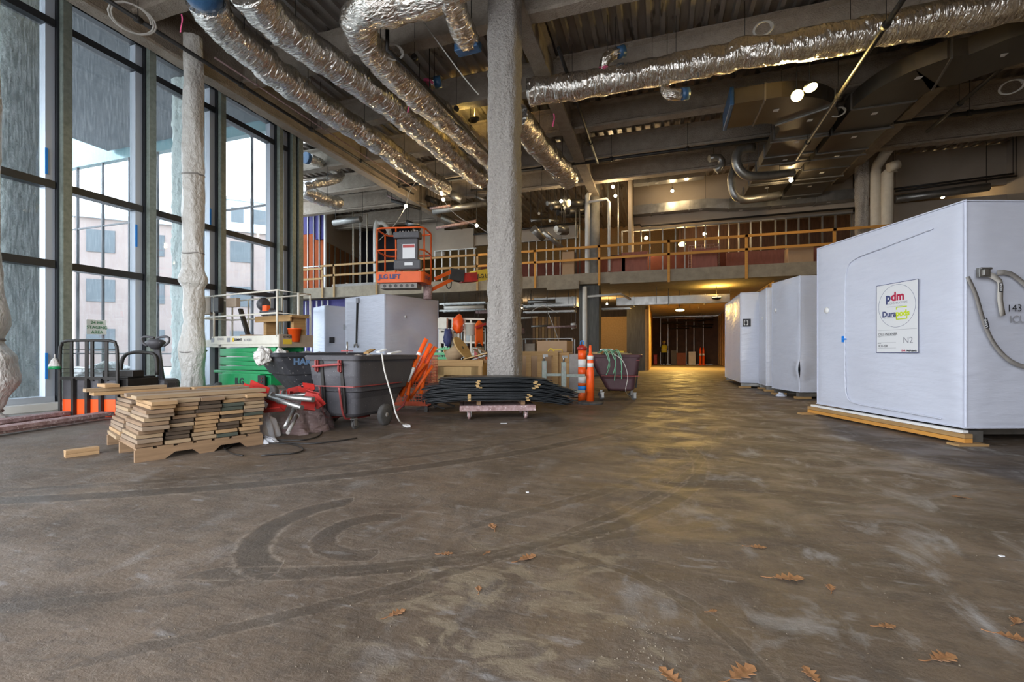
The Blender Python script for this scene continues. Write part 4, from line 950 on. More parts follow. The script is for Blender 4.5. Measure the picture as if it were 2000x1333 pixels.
# ================================================================ wire basket of orange tubes
bx = thing('wire_basket', 'orange wire mesh basket holding orange tubes, right of the grey cart', 'basket', (-4.05, 6.95, 0), math.radians(12))
def wgrid(o, u, v, nu, nv, r=.0035):
    o, u, v = Vector(o), Vector(u), Vector(v); mb = MB()
    for i in range(nu + 1): mb.tube([o + u * (i / nu), o + u * (i / nu) + v], r, 4)
    for j in range(nv + 1): mb.tube([o + v * (j / nv), o + v * (j / nv) + u], r, 4)
    return mb
def cage(par, w_, d_, z0, z1, mat, sp=.045, names=('mesh_side', ), r=.0035):
    nu, nd, nz = int(w_ / sp), int(d_ / sp), int((z1 - z0) / sp)
    for o, u, n_ in (((-w_ / 2, -d_ / 2, z0), (w_, 0, 0), nu), ((w_ / 2, -d_ / 2, z0), (0, d_, 0), nd), ((w_ / 2, d_ / 2, z0), (-w_, 0, 0), nu), ((-w_ / 2, d_ / 2, z0), (0, -d_, 0), nd)):
        wgrid(o, u, (0, 0, z1 - z0), n_, nz, r).build('mesh_side', mat, par, world=False)
    mb = MB().tube([(-w_ / 2, -d_ / 2, z1), (w_ / 2, -d_ / 2, z1), (w_ / 2, d_ / 2, z1), (-w_ / 2, d_ / 2, z1)], r * 2.4, 6, closed=True)
    mb.build('top_rim', mat, par, world=False)
    wgrid((-w_ / 2, -d_ / 2, z0), (w_, 0, 0), (0, d_, 0), nu, nd, r).build('mesh_base', mat, par, world=False)
    mb = MB()
    for x in (-1, 1):
        for y in (-1, 1): mb.box((x * (w_ / 2 - .03), y * (d_ / 2 - .03), z0 / 2), (.05, .05, z0))
    mb.build('feet', m_black, par, world=False)
cage(bx, .66, .60, .10, .92, m_net, .05)
def roundbar(name, lb, p, q, r, mat, cat, grp=None, band=None):
    t = thing(name, lb, cat, p, 0, grp); MB().cyl(p, q, r, 12).build('tube', mat, t)
    if band:
        p, q = Vector(p), Vector(q); MB().cyl(p.lerp(q, band[0]), p.lerp(q, band[1]), r * 1.06, 12).build('white_band', m_white, t)
    return t
TL = [((785, 760), (833, 662), 7.0, .034, 'tallest orange tube leaning right in the wire basket', (.55, .72)), ((800, 755), (842, 672), 7.05, .036, 'second tallest orange tube in wire basket', None), ((812, 745), (851, 678), 7.15, .034, 'faded orange tube at the right of wire basket', None),
      ((783, 775), (818, 694), 6.85, .03, 'orange tube with white band low in the wire basket', (.35, .7)), ((795, 785), (806, 700), 6.9, .028, 'dull orange tube upright at the left of basket', None), ((822, 770), (838, 690), 7.2, .03, 'orange tube at the back of the wire basket', None), ((778, 770), (830, 710), 7.0, .03, 'orange tube lying aslant inside wire mesh', None), ((800, 780), (845, 715), 7.15, .025, 'thin orange tube lying low to the right inside mesh', None)]
for a, b2, D, r, lb, bd in TL:
    p, q = Q(a[0], a[1], D), Q(b2[0], b2[1], D + .1); p.z = max(p.z, .14); roundbar('orange_tube', lb, p, q, r, m_safety if r > .03 else m_orange, 'tube', 'orange tubes in the wire basket', bd)
# black lift table under its right edge
lt = thing('folding_stand', 'low black folding stand with crossed legs left of the sheet cart', 'stand', (-3.5, 6.55, 0))
p0, p1 = flo(812, 803), flo(868, 801); pz = Vector((0, 0, .20))
MB().bar(p0 + Vector((0, 0, .02)), p1 + pz, .03).bar(p0 + pz, p1 + Vector((0, 0, .02)), .03).bar(p0 + Vector((0, .4, .02)), p1 + pz + Vector((0, .4, 0)), .03).bar(p0 + pz + Vector((0, .4, 0)), p1 + Vector((0, .4, .02)), .03).build('crossed_legs', m_black, lt)
MB().box(((p0 + p1) / 2 + Vector((0, .2, .215))), (.62, .5, .03), rz=.3).build('top_plate', m_black, lt)
# ================================================================ black sheets on a dolly
dz = math.radians(24); DC = Vector((-2.42, 6.62, 0)); DR = Matrix.Rotation(dz, 3, 'Z')
dl = thing('sheet_dolly', 'paint-spattered steel dolly carrying the stack of black sheets', 'dolly', DC, dz)
b = lambda m_, n, mt, **k: m_.build(n, mt, dl, world=False, **k)
mb = MB()
for y in (-.34, .34): mb.box((0, y, .165), (1.12, .05, .08))
for x in (-.535, .535): mb.box((x, 0, .165), (.05, .68, .08))
for x in (-.25, 0, .25): mb.box((x, 0, .16), (.04, .64, .05))
b(mb, 'frame', m_rust, bevel=.004)
b(MB().grid(lambda u, v: Vector((-.5 + u, -.32 + .64 * v, .205)), 1, 1, False), 'plate', m_rust)
for x in (-.42, .42):
    for y in (-.29, .29):
        b(MB().cyl((x - .02, y, .055), (x + .02, y, .055), .055, 16), 'caster_wheel', m_rust)
        b(MB().box((x - .028, y, .085), (.006, .05, .09)).box((x + .028, y, .085), (.006, .05, .09)).box((x, y, .125), (.08, .08, .01)), 'caster_fork', m_galv)
for i, x in enumerate((-.28, .38)):
    o = MB().box((0, 0, 0), (.06, .6, .075)).build('bearer', m_pallet, None); p = DC + DR @ Vector((x, 0, .245)); o.location = p; o.rotation_euler = (0, 0, dz)
    tag(o, 'timber bearer at the %s end between dolly and black sheets' % ('left-hand', 'right-hand')[i], 'bearer')
zt = .285; rnd = random.Random(11); ns = 17
for k in range(ns):
    th = .010; gap = .007 + (.009 if k % 3 == 0 else 0)
    x0 = -1.12 + rnd.uniform(0, .16) + (.14 if k > 12 else 0); x1 = .98 + rnd.uniform(-.12, .2) + (.12 if k in (8, 9, 10) else 0) - (.1 if k > 14 else 0); y0 = -.42 + rnd.uniform(-.03, .03); wd = .72
    def fn(u, v, x0=x0, x1=x1, y0=y0, k=k, zt=zt):
        x = x0 + (x1 - x0) * u; sag = 0
        if x > .25: sag += (x - .25) ** 1.7 * .125
        if x < -.45: sag += (-.45 - x) ** 1.8 * .09
        return Vector((x, y0 + wd * v, zt - sag + .004 * noise.noise(Vector((x * 3, k, v)))))
    o = MB().grid(fn, 24, 2).build('black_sheet', m_sheet, None, solid=th); o.location = DC; o.rotation_euler = (0, 0, dz)
    tag(o, '%s black sheet in the sagging stack on the dolly' % ['bottom', 'second lowest', 'third', 'fourth', 'fifth', 'sixth', 'seventh', 'eighth', 'ninth', 'tenth', 'eleventh', 'twelfth', 'thirteenth', 'fourteenth', 'third from top', 'second from top', 'topmost'][k], 'sheet', 'black sheets on the dolly')
    for j, x in enumerate((-.28 + rnd.uniform(-.03, .03) if k > 6 else -.42, .42 + rnd.uniform(-.03, .04) + .01 * k)):
        if k in (4, 5, 10, 11, 12, 13, 14, 15) or (k < 4 and k % 2):
            s2 = (x - .25) ** 1.7 * .125 if x > .25 else 0
            o2 = MB().box((0, 0, 0), (.045, .07, .02)).build('spacer_block', m_ply); o2.location = DC + DR @ Vector((x, y0 - .012, zt - s2 - .014)); o2.rotation_euler = (0, 0, dz)
            tag(o2, 'small wood spacer in %s row, under the %s black sheet counted from the dolly' % (('left-hand', 'right-hand')[j], ['first', 'second', 'third', 'fourth', 'fifth', 'sixth', 'seventh', 'eighth', 'ninth', 'tenth', 'eleventh', 'twelfth', 'thirteenth', 'fourteenth', 'fifteenth', 'sixteenth', 'topmost'][k]), 'spacer', 'wood spacers between black sheets, %s row' % ('left-hand', 'right-hand')[j])
    zt += th + gap
# ================================================================ crates behind
def crate(lb, c, s, rz, mat=m_ply, hole=True, name='wooden_crate'):
    t = thing(name, lb, 'crate', (c[0], c[1], 0), rz); w_, d_, h_ = s
    bb = lambda m_, n, mt, **k: m_.build(n, mt, t, world=False, **k)
    for x in (-1, 1):
        for y in (-1, 1): bb(MB().box((x * (w_ / 2 - .045), y * (d_ / 2 - .02), h_ / 2), (.09, .04, h_)), 'corner_post', m_pine)
    for y in (-1, 1):
        bb(MB().box((0, y * (d_ / 2 - .02), h_ - .06), (w_, .045, .12)), 'top_rail', m_pine)
        if hole: bb(MB().box((0, y * (d_ / 2 - .045), h_ - .2), (w_ - .1, .02, .2)).box((-w_ / 2 + .14, y * (d_ / 2 - .045), h_ / 2), (.2, .02, h_)).box((w_ / 2 - .14, y * (d_ / 2 - .045), h_ / 2), (.2, .02, h_)), 'side_panel', mat)
        bb(MB().box((0, y * (d_ / 2 - .02), .1), (w_, .04, .12)), 'bottom_rail', m_pine)
    for x in (-1, 1): bb(MB().box((x * (w_ / 2 - .01), 0, h_ / 2), (.02, d_, h_)), 'end_panel', mat)
    bb(MB().box((0, 0, .3 if hole else h_ - .2), (w_ - .05, d_ - .08, .02)), 'floor_panel', mat)
    return t
crate('plywood crate heaped with offcuts left of the central column', (-3.9, 8.55), (1.02, .8, .83), math.radians(14))
# cable reel tilted
rl = thing('cable_reel', 'tilted wooden cable reel lying on top of the plywood crate', 'reel', Q(897, 692, 9.3))
ax = (ray(897, 690).cross(Vector((0, 0, 1))).normalized() * .75 + Vector((0, 0, .55)) - ray(900, 690).normalized() * .35).normalized(); _, a_, b_ = frame(ax); R3 = Matrix((a_, b_, ax)).transposed(); rc_ = Q(898, 684, 9.3)
MB().lathe(rc_ + ax * .06, [(.27, 0), (.27, .025)], 28, R3).build('flange', m_ply, rl)
MB().lathe(rc_ - ax * .28, [(.15, 0), (.15, .34)], 24, R3).build('drum', BOARDS[3], rl); MB().lathe(rc_ + ax * .086, [(.04, 0), (.04, .004)], 12, R3).build('hub_hole', m_black, rl)
for i, (p, q, w_, m, lb) in enumerate([((908, 702, 9.2), (953, 690, 9.0), .12, m_ply, 'plywood board poking from the plywood crate'), ((880, 704, 9.3), (872, 684, 9.4), .16, m_pine, 'upright pine offcut at the left of the reel'), ((924, 703, 9.1), (950, 695, 9.0), .08, m_strap, 'grey board scrap in front of the reel'),
        ((926, 682, 9.6), (945, 700, 9.3), .05, m_pallet, 'thin stick leaning behind the plywood board'), ((931, 678, 9.6), (952, 690, 9.3), .05, BOARDS[0], 'second thin stick leaning beside the column'), ((938, 700, 9.2), (951, 708, 9.0), .1, m_card, 'brown offcut by the column above the crate rail')]):
    tag(MB().bar(Q(*p), Q(*q), w_, .02).build('offcut', m), lb, 'offcut')
o = MB().grid(fill('', 0, .44, .3, 0, 9, m_clear, h=.1), 12, 10).build('crate_debris', m_pallet, None, kind='stuff'); o.location = (-3.9, 8.55, .70); tag(o, 'loose wood debris filling the plywood crate', 'debris')
gc = thing('green_crate', 'green slotted plastic crate behind the plywood crate', 'crate', Q(873, 700, 10.3))
mb = MB()
for k in range(5): mb.box(Q(872, 700, 10.3) + Vector((0, 0, -.2 + k * .1)), (.5, .5, .05), rz=.3)
for k in range(6): mb.box(Q(862 + k * 5, 700, 10.15), (.03, .03, .5), rz=.3)
mb.build('slatted_body', m_green, gc); MB().span(Q(873, 700, 10.5) + Vector((-.2, -.2, -1.0)), Q(873, 700, 10.5) + Vector((.2, .2, -.2))).build('plinth', m_dgrey, gc)
# frame crates right of column (stack of pine frames)
fx0, fy0, fw, fd, fh = -3.05, 9.25, 1.08, .85, 1.0
fc_ = thing('slatted_pine_crate', 'tall pine frame crate with open slats right of the central column', 'crate', (-2.6, 9.4, 0), math.radians(10))
for x in (-.52, -.30, -.05, .18, .5): MB().box((x, -.4, .5), (.10, .045, 1.0)).build('upright', m_pine, fc_, world=False)
for z in (.96, .06): MB().box((0, -.4, z), (1.1, .05, .09)).build('rail', m_pine, fc_, world=False)
MB().box((0, .1, .03), (1.1, .9, .05)).build('base', m_pallet, fc_, world=False); MB().box((0, .5, .5), (1.1, .03, .95)).build('rear_panel', m_card, fc_, world=False)
for k in range(7):
    o = MB().box((0, 0, 0), (.36, .038, .98)).build('pine_panel', BOARDS[1] if k % 2 else m_pine, bevel=.003); o.location = (-1.98 + .0 * k, 9.28 + k * .075, .49); o.rotation_euler = (0, 0, math.radians(8))
    tag(o, '%s of the upright pine panels standing edge to edge beside slatted crate' % ['frontmost', 'second', 'third', 'middle', 'fifth', 'sixth', 'rearmost'][k], 'panel', 'upright pine panels')
cb = thing('cardboard_crate', 'long brown cardboard box resting on the pine crates', 'box', (-2.1, 11.6, 0))
a_ = Q(1049, 688, 11.6); b2 = Q(1111, 666, 11.6); MB().span((a_.x, a_.y, a_.z), (b2.x, a_.y + .8, b2.z)).build('carton', m_card, cb, bevel=.01); MB().span((a_.x, a_.y, 0), (b2.x, a_.y + .8, a_.z - .01)).build('carton_base', m_dgrey, cb)
tag(MB().tube(smooth_path([Q(1070, 690, 10.2), Q(1073, 683, 10.2), Q(1078, 682, 10.2), Q(1084, 689, 10.2)], .03), .02, 6).tube([Q(1078, 684, 10.2), Q(1098, 684, 10.2), Q(1098, 690, 10.2)], .015, 6).build('yellow_handle', m_yellow), 'yellow tubular handle on top of the pine crates', 'handle')
def jack(lb, px, py, top):
    c = flo(px, py); t = thing('caster_jack', lb, 'jack', c, math.radians(20)); h = top
    MB().cyl((-.02, .0, .08), (.03, 0, .08), .08, 20).build('wheel', m_galv, t, world=False); MB().cyl((-.03, .0, .08), (.04, 0, .08), .045, 12).build('wheel_hub', m_rubber, t, world=False)
    MB().box((-.04, 0, .13), (.008, .09, .14)).box((.05, 0, .13), (.008, .09, .14)).box((0, 0, .20), (.14, .14, .012)).build('fork', m_galv, t, world=False)
    MB().box((0, 0, .21 + (h - .21) / 2), (.09, .07, h - .21)).build('post', m_stud, t, world=False, bevel=.005)
    MB().cyl((0, 0, h), (0, 0, h + .12), .02, 8).box((.02, 0, h + .1), (.1, .04, .05)).box((0, -.04, h - .12), (.05, .02, .08)).build('crank', m_galv, t, world=False)
    for z in (.55, .25): MB().box((.2, 0, z), (.4, .04, .05)).build('arm', m_stud, t, world=False)
jack('galvanised caster jack nearest the pine crate', 1063, 788, .82); jack('caster jack beside the orange and white post', 1101, 791, .80)
gs = thing('wrapped_sheet_stack', 'grey film-wrapped stack between caster jack and striped post', 'stack', flo(1120, 785))
c = flo(1122, 782); MB().box(c + Vector((0, .35, .5)), (.42, .6, .9), rz=.25).build('stack', m_strap, gs, bevel=.03); MB().box(c + Vector((0, .35, .02)), (.5, .6, .04), rz=.25).build('base', m_pallet, gs)
# delineators
def delin(lb, px, py, base=True, h=1.08):
    c = flo(px, py); t = thing('traffic_post', lb, 'traffic post', c, .3)
    bb = lambda m_, n, mt: m_.build(n, mt, t, world=False)
    if base: bb(MB().lathe((0, 0, 0), [(.25, 0), (.25, .03), (.22, .045), (.06, .05)], 8), 'rubber_base', m_rubber)
    bb(MB().lathe((0, 0, .04), [(.075, 0), (.072, .6), (.060, .62), (.058, .88), (.045, .9), (.028, .93), (.026, 1.03), (.02, h)], 20), 'post', m_safety)
    for z0, z1 in ((.66, .74), (.80, .88)): bb(MB().lathe((0, 0, .04), [(.0615, z0), (.061, z1)], 20), 'reflective_band', m_white)
    return t
delin('bright orange traffic post with two white bands on octagonal base', 1153, 789)
c = flo(1137, 783); t = thing('striped_post', 'orange and white striped post with blue handle behind the traffic post', 'traffic post', c)
bb = lambda m_, n, mt: m_.build(n, mt, t, world=False)
for z0, z1, m in ((0, .22, m_orange), (.22, .30, m_bluetape), (.30, .36, m_orange), (.36, .5, m_white), (.5, .68, m_safety), (.68, .84, m_white), (.84, 1.02, m_safety)): bb(MB().lathe((0, 0, 0), [(.085, z0), (.085, z1)], 16), 'stripe', m)
bb(MB().lathe((0, 0, 1.02), [(.09, 0), (.11, .05), (.06, .1), (.03, .12)], 12), 'red_cap', m_red); bb(MB().tube([(-.03, 0, 1.12), (-.03, 0, 1.2), (0, 0, 1.22), (.03, 0, 1.2), (.03, 0, 1.12)], .012, 6), 'handle', m_bluetape)
# dark red debris bin with green hoses
bp = flo(1182, 781); db, b = cart('dark red-brown debris bin draped with green hoses', (bp.x + .60, bp.y + .80), math.radians(190), 1.0, .8, .18, .93, M('dark_red_plastic', (.06, .025, .03), .5, 0, (.09, .04, .045), vs=5), name='debris_bin')
b(MB().bar((0.05, .80, .82), (.93, .80, .82), .02, .012), 'red_band', m_dred); b(MB().bar((0.05, .80, .5), (.82, .80, .5), .02, .012), 'red_band', m_dred)
for x in (.15, .8):
    for y in (.12, .68): caster(b, x, y, .055, .18)
o = MB().grid(fill('', 0, .4, .3, 0, 19, m_clear, h=.14), 12, 10).build('debris', M('pale_debris', (.4, .35, .25), .8, 0, (.12, .11, .1), vs=8, contrast=.1), db, world=False, kind='stuff'); o.location = (.5, .4, .84)
for i in range(6):
    px = 1182 + i * 6 - (i % 2) * 9; D = 8.9 + (i % 3) * .1
    p = [Q(px - 12, 690, D + .3), Q(px, 683 + i % 3, D), Q(px + 8, 700, D - .05), Q(px + 8 + i % 2 * 4, 708 + (i * 7) % 20, D - .05), Q(px + 4 + i, 722 + (i * 11) % 25, D)]
    tag(MB().tube(smooth_path(p, .05), .011, 5).build('green_hose', M('green_hose', (.12, .30, .18), .5) if i == 0 else bpy.data.materials['green_hose']), 'green hose draped over the debris bin, %s from the left' % ['first', 'second', 'third', 'fourth', 'fifth', 'sixth'][i], 'hose', 'green hoses hanging off debris bin')
tag(MB().tube(smooth_path([Q(1196, 690, 8.9), Q(1216, 705, 8.8), Q(1226, 735, 8.8), Q(1222, 765, 8.8), flo(1235, 778) + Vector((0, 0, .01))], .05), .007, 5).build('pale_cord', m_straplight), 'pale cord looping from debris bin to the floor', 'cord')
for i, (px, py, D, s, m, lb) in enumerate([(1160, 690, 9.6, .3, m_ply, 'pale board lying on the debris bin'), (1185, 684, 9.8, .25, m_white, 'white scrap on the debris bin'), (1210, 688, 10.5, .14, m_yellow, 'yellow item behind the debris bin')]):
    tag(MB().box(Q(px, py, D), (s, .15, .05), rz=i).build('debris_scrap', m), lb, 'scrap')
mc = thing('machine', 'black wheeled machine behind the green hoses', 'machine', flo(1205, 762)); c = flo(1203, 765)
MB().box(c + Vector((0, .4, .45)), (.5, .6, .55)).build('housing', m_black, mc, bevel=.04); MB().box(c + Vector((.1, .15, .85)), (.35, .4, .25)).build('top_box', m_dgrey, mc, bevel=.03)
for dx in (-.2, .2): MB().cyl(c + Vector((dx, .08, .09)), c + Vector((dx + .05, .08, .09)), .09, 14).build('wheel', m_rubber, mc)
# trash cans by the corridor
def can(lb, px, py, r, h, mat, sq=False, bags=True):
    c = flo(px, py); t = thing('waste_bin', lb, 'bin', c)
    MB().lathe((0, 0, 0), [(r * .85, 0), (r, h * .93), (r * 1.06, h * .93), (r * 1.06, h), (r * .98, h), (r * .9, h * .6), (.001, h * .6)], 24).build('body', mat, t, world=False); return t
can('large dark grey waste bin against the corridor pier', 1248, 721, .38, .88, m_dgrey)
for i, (px, q) in enumerate(((1257, 1262), (1250, 1255))): tag(MB().bar(Q(px, 705, 25), Q(q, 678 + 4 * i, 25), .12, .03).build('timber_offcut', m_pine), ['tall', 'shorter'][i] + ' pale board standing in the dark waste bin', 'board')
t = thing('red_bin', 'narrow red bin standing at the corridor entrance', 'bin', flo(1280, 712.6)); c = flo(1280, 712.6)
MB().box(c + Vector((0, 0, .36)), (.26, .3, .72)).build('body', m_red, t, bevel=.03); MB().box(c + Vector((0, 0, .74)), (.29, .33, .06)).build('lid', m_red, t, bevel=.02)
for i in range(2):
    c = flo(1368 + i * 6, 714); t = thing('traffic_post', ['left', 'right'][i] + ' one of two small orange posts far down the corridor', 'traffic post', c)
    MB().lathe((0, 0, 0), [(.18, 0), (.18, .05), (.08, .06), (.07, 1.1), (.03, 1.3)], 12).build('post', m_safety, t, world=False); MB().lathe((0, 0, 0), [(.082, .7), (.08, .85)], 12).build('reflective_band', m_white, t, world=False)
for i, (px, s, m) in enumerate(((1352, (.5, .5, 1.0), m_cream), (1330, (.7, .5, .9), m_redboard), (1316, (.4, .4, 1.1), m_dgrey))):
    c = flo(px, 713.3); t = tag(MB().box(c + Vector((0, .3, s[2] / 2)), s).build('stored_carton', m, bevel=.02), ['cream', 'red-brown', 'dark grey'][i] + ' carton standing by the corridor end studs', 'carton')
# ================================================================ scissor lift
SR = math.atan2(7.28 - 7.6, -7.33 + 9.8)
sl = thing('scissor_lift', 'green scissor lift with cream platform and railings by the window', 'scissor lift', (-7.35, 7.25, 0), SR + PI)
# local x runs from near corner along the long side to the left end (length), local y towards... camera-far side is negative
b = lambda m_, n, mt, **k: m_.build(n, mt, sl, world=False, **k)
LL, WW = 2.05, .80
ys = -WW  # far side
b(MB().box((LL / 2 + .1, ys / 2, .40), (LL - .35, WW - .12, .22)).box((LL / 2 + .1, ys / 2, .56), (LL, WW - .1, .06)), 'chassis', m_green, bevel=.01)
b(MB().box((LL / 2 + .08, -.05, .33), (1.25, .16, .42)), 'side_box', m_green, bevel=.015)
b(MB().box((.42, .035, .38), (.22, .02, .26)), 'control_panel', m_black)
for z, s_ in ((.45, .012), (.38, .014), (.3, .012)): b(MB().cyl((.40, .05, z), (.40, .06, z), s_, 10), 'button', m_red)
text('JLG', .20, (1.28, .034, .36), (-1, 0, 0), (0, 0, 1), m_ink, sl, ext=.002, bold=.008, world=False)
for x in (.2, LL - .12):
    for y in (-.03, ys + .06): b(MB().lathe((x, y, .16), [(.05, -.05), (.15, -.05), (.16, -.03), (.16, .03), (.15, .05), (.05, .05)], 24, Matrix.Rotation(PI / 2, 3, 'X')), 'wheel', m_rubber)
z0, z1 = .60, 1.08
for k in range(5):
    z = z0 + (k + .5) * (z1 - z0) / 5; tilt = .012 if k % 2 else -.012
    for y in (-.1, ys + .1):
        b(MB().bar((.12, y, z - tilt), (LL - .12, y, z + tilt), .10, .092), 'scissor_arm', m_green, bevel=.012)
    for x in (.3, 1.0, 1.7): b(MB().cyl((x, -.06, z), (x, -.055, z), .02 if x != 1.0 else .035, 14), 'pin', m_galv)
b(MB().box((LL / 2, ys / 2, 1.13), (LL + .12, WW, .08)), 'platform_floor', m_cream, bevel=.01)
b(MB().box((LL / 2, .0, 1.24), (LL + .12, .03, .18)).box((LL / 2, ys, 1.24), (LL + .12, .03, .18)), 'kick_plate', m_cream, bevel=.006)
b(MB().box((-.06, ys / 2, 1.22), (.03, WW + .02, .26)), 'end_kick_plate', m_tan)
b(MB().box((LL + .35, ys / 2, 1.18), (.75, WW - .06, .16)), 'extension_deck', m_cream, bevel=.01)
zr = 2.24
for x in (0, LL): b(MB().cyl((x, .0, 1.3), (x, .0, zr), .022, 8), 'rail_post', m_cream)
for x in (0, .9, 1.3, LL, LL + .6): b(MB().cyl((x, ys, 1.3), (x, ys, zr - .02), .02, 8), 'rail_post', m_cream)
b(MB().cyl((-.0, ys / 2 - .1, 1.3), (0, ys / 2 - .1, zr), .025, 8), 'rail_post', m_cream)
for z in (zr, 1.78):
    b(MB().tube([(LL + .65, 0, z - .02), (0, 0, z), (0, ys, z), (LL + .65, ys, z - .02), (LL + .65, 0, z - .02)], .018, 8), 'guard_rail', m_cream)
text('614081', .085, (1.0, .02, 1.24), (-1, 0, 0), (0, 0, 1), m_greyink, sl, world=False); text('SUMMIT', .07, (1.32, .02, 1.25), (-1, 0, 0), (0, 0, 1), m_ink, sl, world=False, bold=.002)
text('3246RS', .08, (1.92, .02, 1.27), (-1, 0, 0), (0, 0, 1), m_greyink, sl, world=False); text('JLG', .05, (1.85, .062 - .04, 1.13), (-1, 0, 0), (0, 0, 1), m_ink, sl, world=False, bold=.003)
b(MB().box((1.36, .018, 1.25), (.07, .004, .08)), 'orange_logo', m_yellow); b(MB().box((1.52, .018, 1.25), (.1, .004, .09)).box((2.07, .018, 1.25), (.1, .004, .09)), 'sticker', m_greyink)
b(MB().box((-.078, ys * .22, 1.2), (.004, .2, .1)), 'yellow_sticker', m_yellow); text('614081', .08, (-.08, -.08, 1.3), (0, -1, 0), (0, 0, 1), m_ink, sl, world=False)
b(MB().box((LL - .05, -.04, 2.03), (.30, .12, .34)), 'control_box', m_black, bevel=.02); b(MB().box((LL + .35, -.05, 2.02), (.42, .1, .38)), 'document_box', m_tan, bevel=.01); b(MB().box((LL - .35, -.2, 2.08), (.36, .1, .2)), 'document_box', m_tan, bevel=.01)
b(MB().bar((LL - .45, -.3, 1.95), (LL - .65, -.35, 1.35), .1, .05), 'cable_arm', m_black)
def sw(p): return wm(sl) @ Vector(p)
tag(MB().box(sw((1.35, -.4, 1.27)), (.4, .3, .2), rz=SR).build('cardboard_box', m_card, bevel=.005), 'small cardboard box on the scissor lift deck', 'box')
wb = thing('work_bench', 'makeshift pine bench standing on the scissor lift deck', 'bench', sw((.5, -.4, 1.17)), SR)
for x in (-.35, .5): MB().box((x, .1, .27), (.09, .3, .54)).build('leg', m_pine, wb, world=False)
MB().box((0.05, .05, .56), (1.15, .42, .05)).box((.05, -.16, .5), (1.1, .035, .09)).build('top', m_pine, wb, world=False)
pv = thing('pipe_vice', 'grey pipe machine with orange handle mounted on pine bench', 'machine', sw((.72, -.35, 1.76)), SR)
MB().cyl((-.2, 0, .09), (.12, 0, .09), .08, 16).box((.2, 0, .06), (.25, .16, .1)).build('body', m_dgrey, pv, world=False); MB().lathe((-.18, 0, .26), [(.05, -.06), (.13, -.05), (.15, .03), (.1, .09)], 12, Matrix.Rotation(PI / 2, 3, 'Y')).build('chuck', m_dgrey, pv, world=False)
MB().box((.02, -.08, .16), (.14, .08, .12)).build('orange_guard', m_safety, pv, world=False)
tag(MB().lathe(sw((-.03 + .0, -.38, 1.20)), [(.10, 0), (.13, .26), (.14, .26), (.14, .28)], 20).build('orange_bucket', m_safety), 'orange bucket on the right-hand end of scissor lift deck', 'bucket')
# ================================================================ boom lift
C_ = Q(790, 560, 11.3); bl = thing('boom_lift', 'orange boom lift with its basket raised above the white module', 'boom lift', (C_.x, C_.y, C_.z), math.radians(12))
b = lambda m_, n, mt, **k: m_.build(n, mt, bl, world=False, **k)
w_, d_ = 1.20, .75
def rrect(z, w_, d_, r=.12, n=5, off=0):
    out = []
    for cx, cy, a0 in ((w_ / 2 - r, d_ / 2 - r, 0), (-w_ / 2 + r, d_ / 2 - r, PI / 2), (-w_ / 2 + r, -d_ / 2 + r, PI), (w_ / 2 - r, -d_ / 2 + r, 1.5 * PI)):
        for k in range(n): out.append((cx + r * math.cos(a0 + k * PI / 2 / (n - 1)), cy + r * math.sin(a0 + k * PI / 2 / (n - 1)), z))
    return out
skirt = MB(); ra, rb2 = rrect(.05, w_, d_), rrect(.30, w_ + .03, d_ + .03); nn = len(ra)
skirt.add(ra + rb2, [(i, (i + 1) % nn, nn + (i + 1) % nn, nn + i) for i in range(nn)] + [list(range(nn))]); b(skirt, 'platform_skirt', m_orange)
for z in (1.32, .83): b(MB().tube(rrect(z + (.04 if z > 1 else 0), w_, d_, .16), .022, 8, closed=True), 'guard_rail', m_orange)
for x, y in ((-w_ / 2, -d_ / 2 + .12), (-.08, -d_ / 2), (w_ / 2 - .02, -d_ / 2 + .12), (-w_ / 2, d_ / 2 - .12), (w_ / 2, d_ / 2 - .12), (-.2, d_ / 2), (.2, d_ / 2)): b(MB().cyl((x, y, .28), (x, y, 1.34), .02, 8), 'rail_post', m_orange)
b(MB().box((.24, -d_ / 2 - .05, .72), (.52, .14, .80)).box((.24, -d_ / 2 - .06, .45), (.66, .16, .24)), 'tool_console', m_dgrey, bevel=.03)
b(MB().box((.24, -d_ / 2 - .08, 1.14), (.64, .24, .16)), 'control_box', m_dgrey, bevel=.03)
mb = MB()
for k in range(7): mb.cyl((.06 + k * .07, -d_ / 2 - .1, 1.2), (.06 + k * .07, -d_ / 2 - .1, 1.25), .012, 6)
b(mb, 'control_levers', m_white)
b(MB().box((.28, -d_ / 2 - .125, .76), (.3, .006, .34)), 'instruction_sheet', m_paper); b(MB().box((.28, -d_ / 2 - .13, .88), (.28, .004, .07)), 'warning_strip', m_red); b(MB().box((.28, -d_ / 2 - .145, .46), (.2, .004, .07)), 'decal', m_paper)
text('JLG LIFT', .15, (-.5, -d_ / 2 - .025, .18), (1, 0, 0), (0, 0, 1), m_navyink, bl, bold=.006, world=False); text('JLG LIFT', .11, (w_ / 2 + .022, -.28, .18), (0, 1, 0), (0, 0, 1), m_navyink, bl, world=False, bold=.003)
foot = MB().box((-.05, -.1, -.02), (.92, .36, .12)); b(foot, 'perforated_step', m_strap)
mb = MB()
for k in range(6): mb.cyl((-.40 + k * .14, -.285, -.02), (-.40 + k * .14, -.29, -.02), .04, 12)
b(mb, 'step_holes', m_black)
b(MB().cyl((.52, .25, -.30), (.52, .25, .06), .11, 16), 'rotator', m_rust)
def L2(p): return wm(bl).inverted() @ p
p1_ = Q(835, 570, 11.6); p2_ = Q(885, 545, 12.0); p3_ = Q(850, 545, 11.6); p4_ = Q(888, 528, 12.0)
b(MB().bar(L2(p1_), L2(p2_), .07, .09).bar(L2(p3_), L2(p4_), .07, .09), 'jib_link', m_orange)
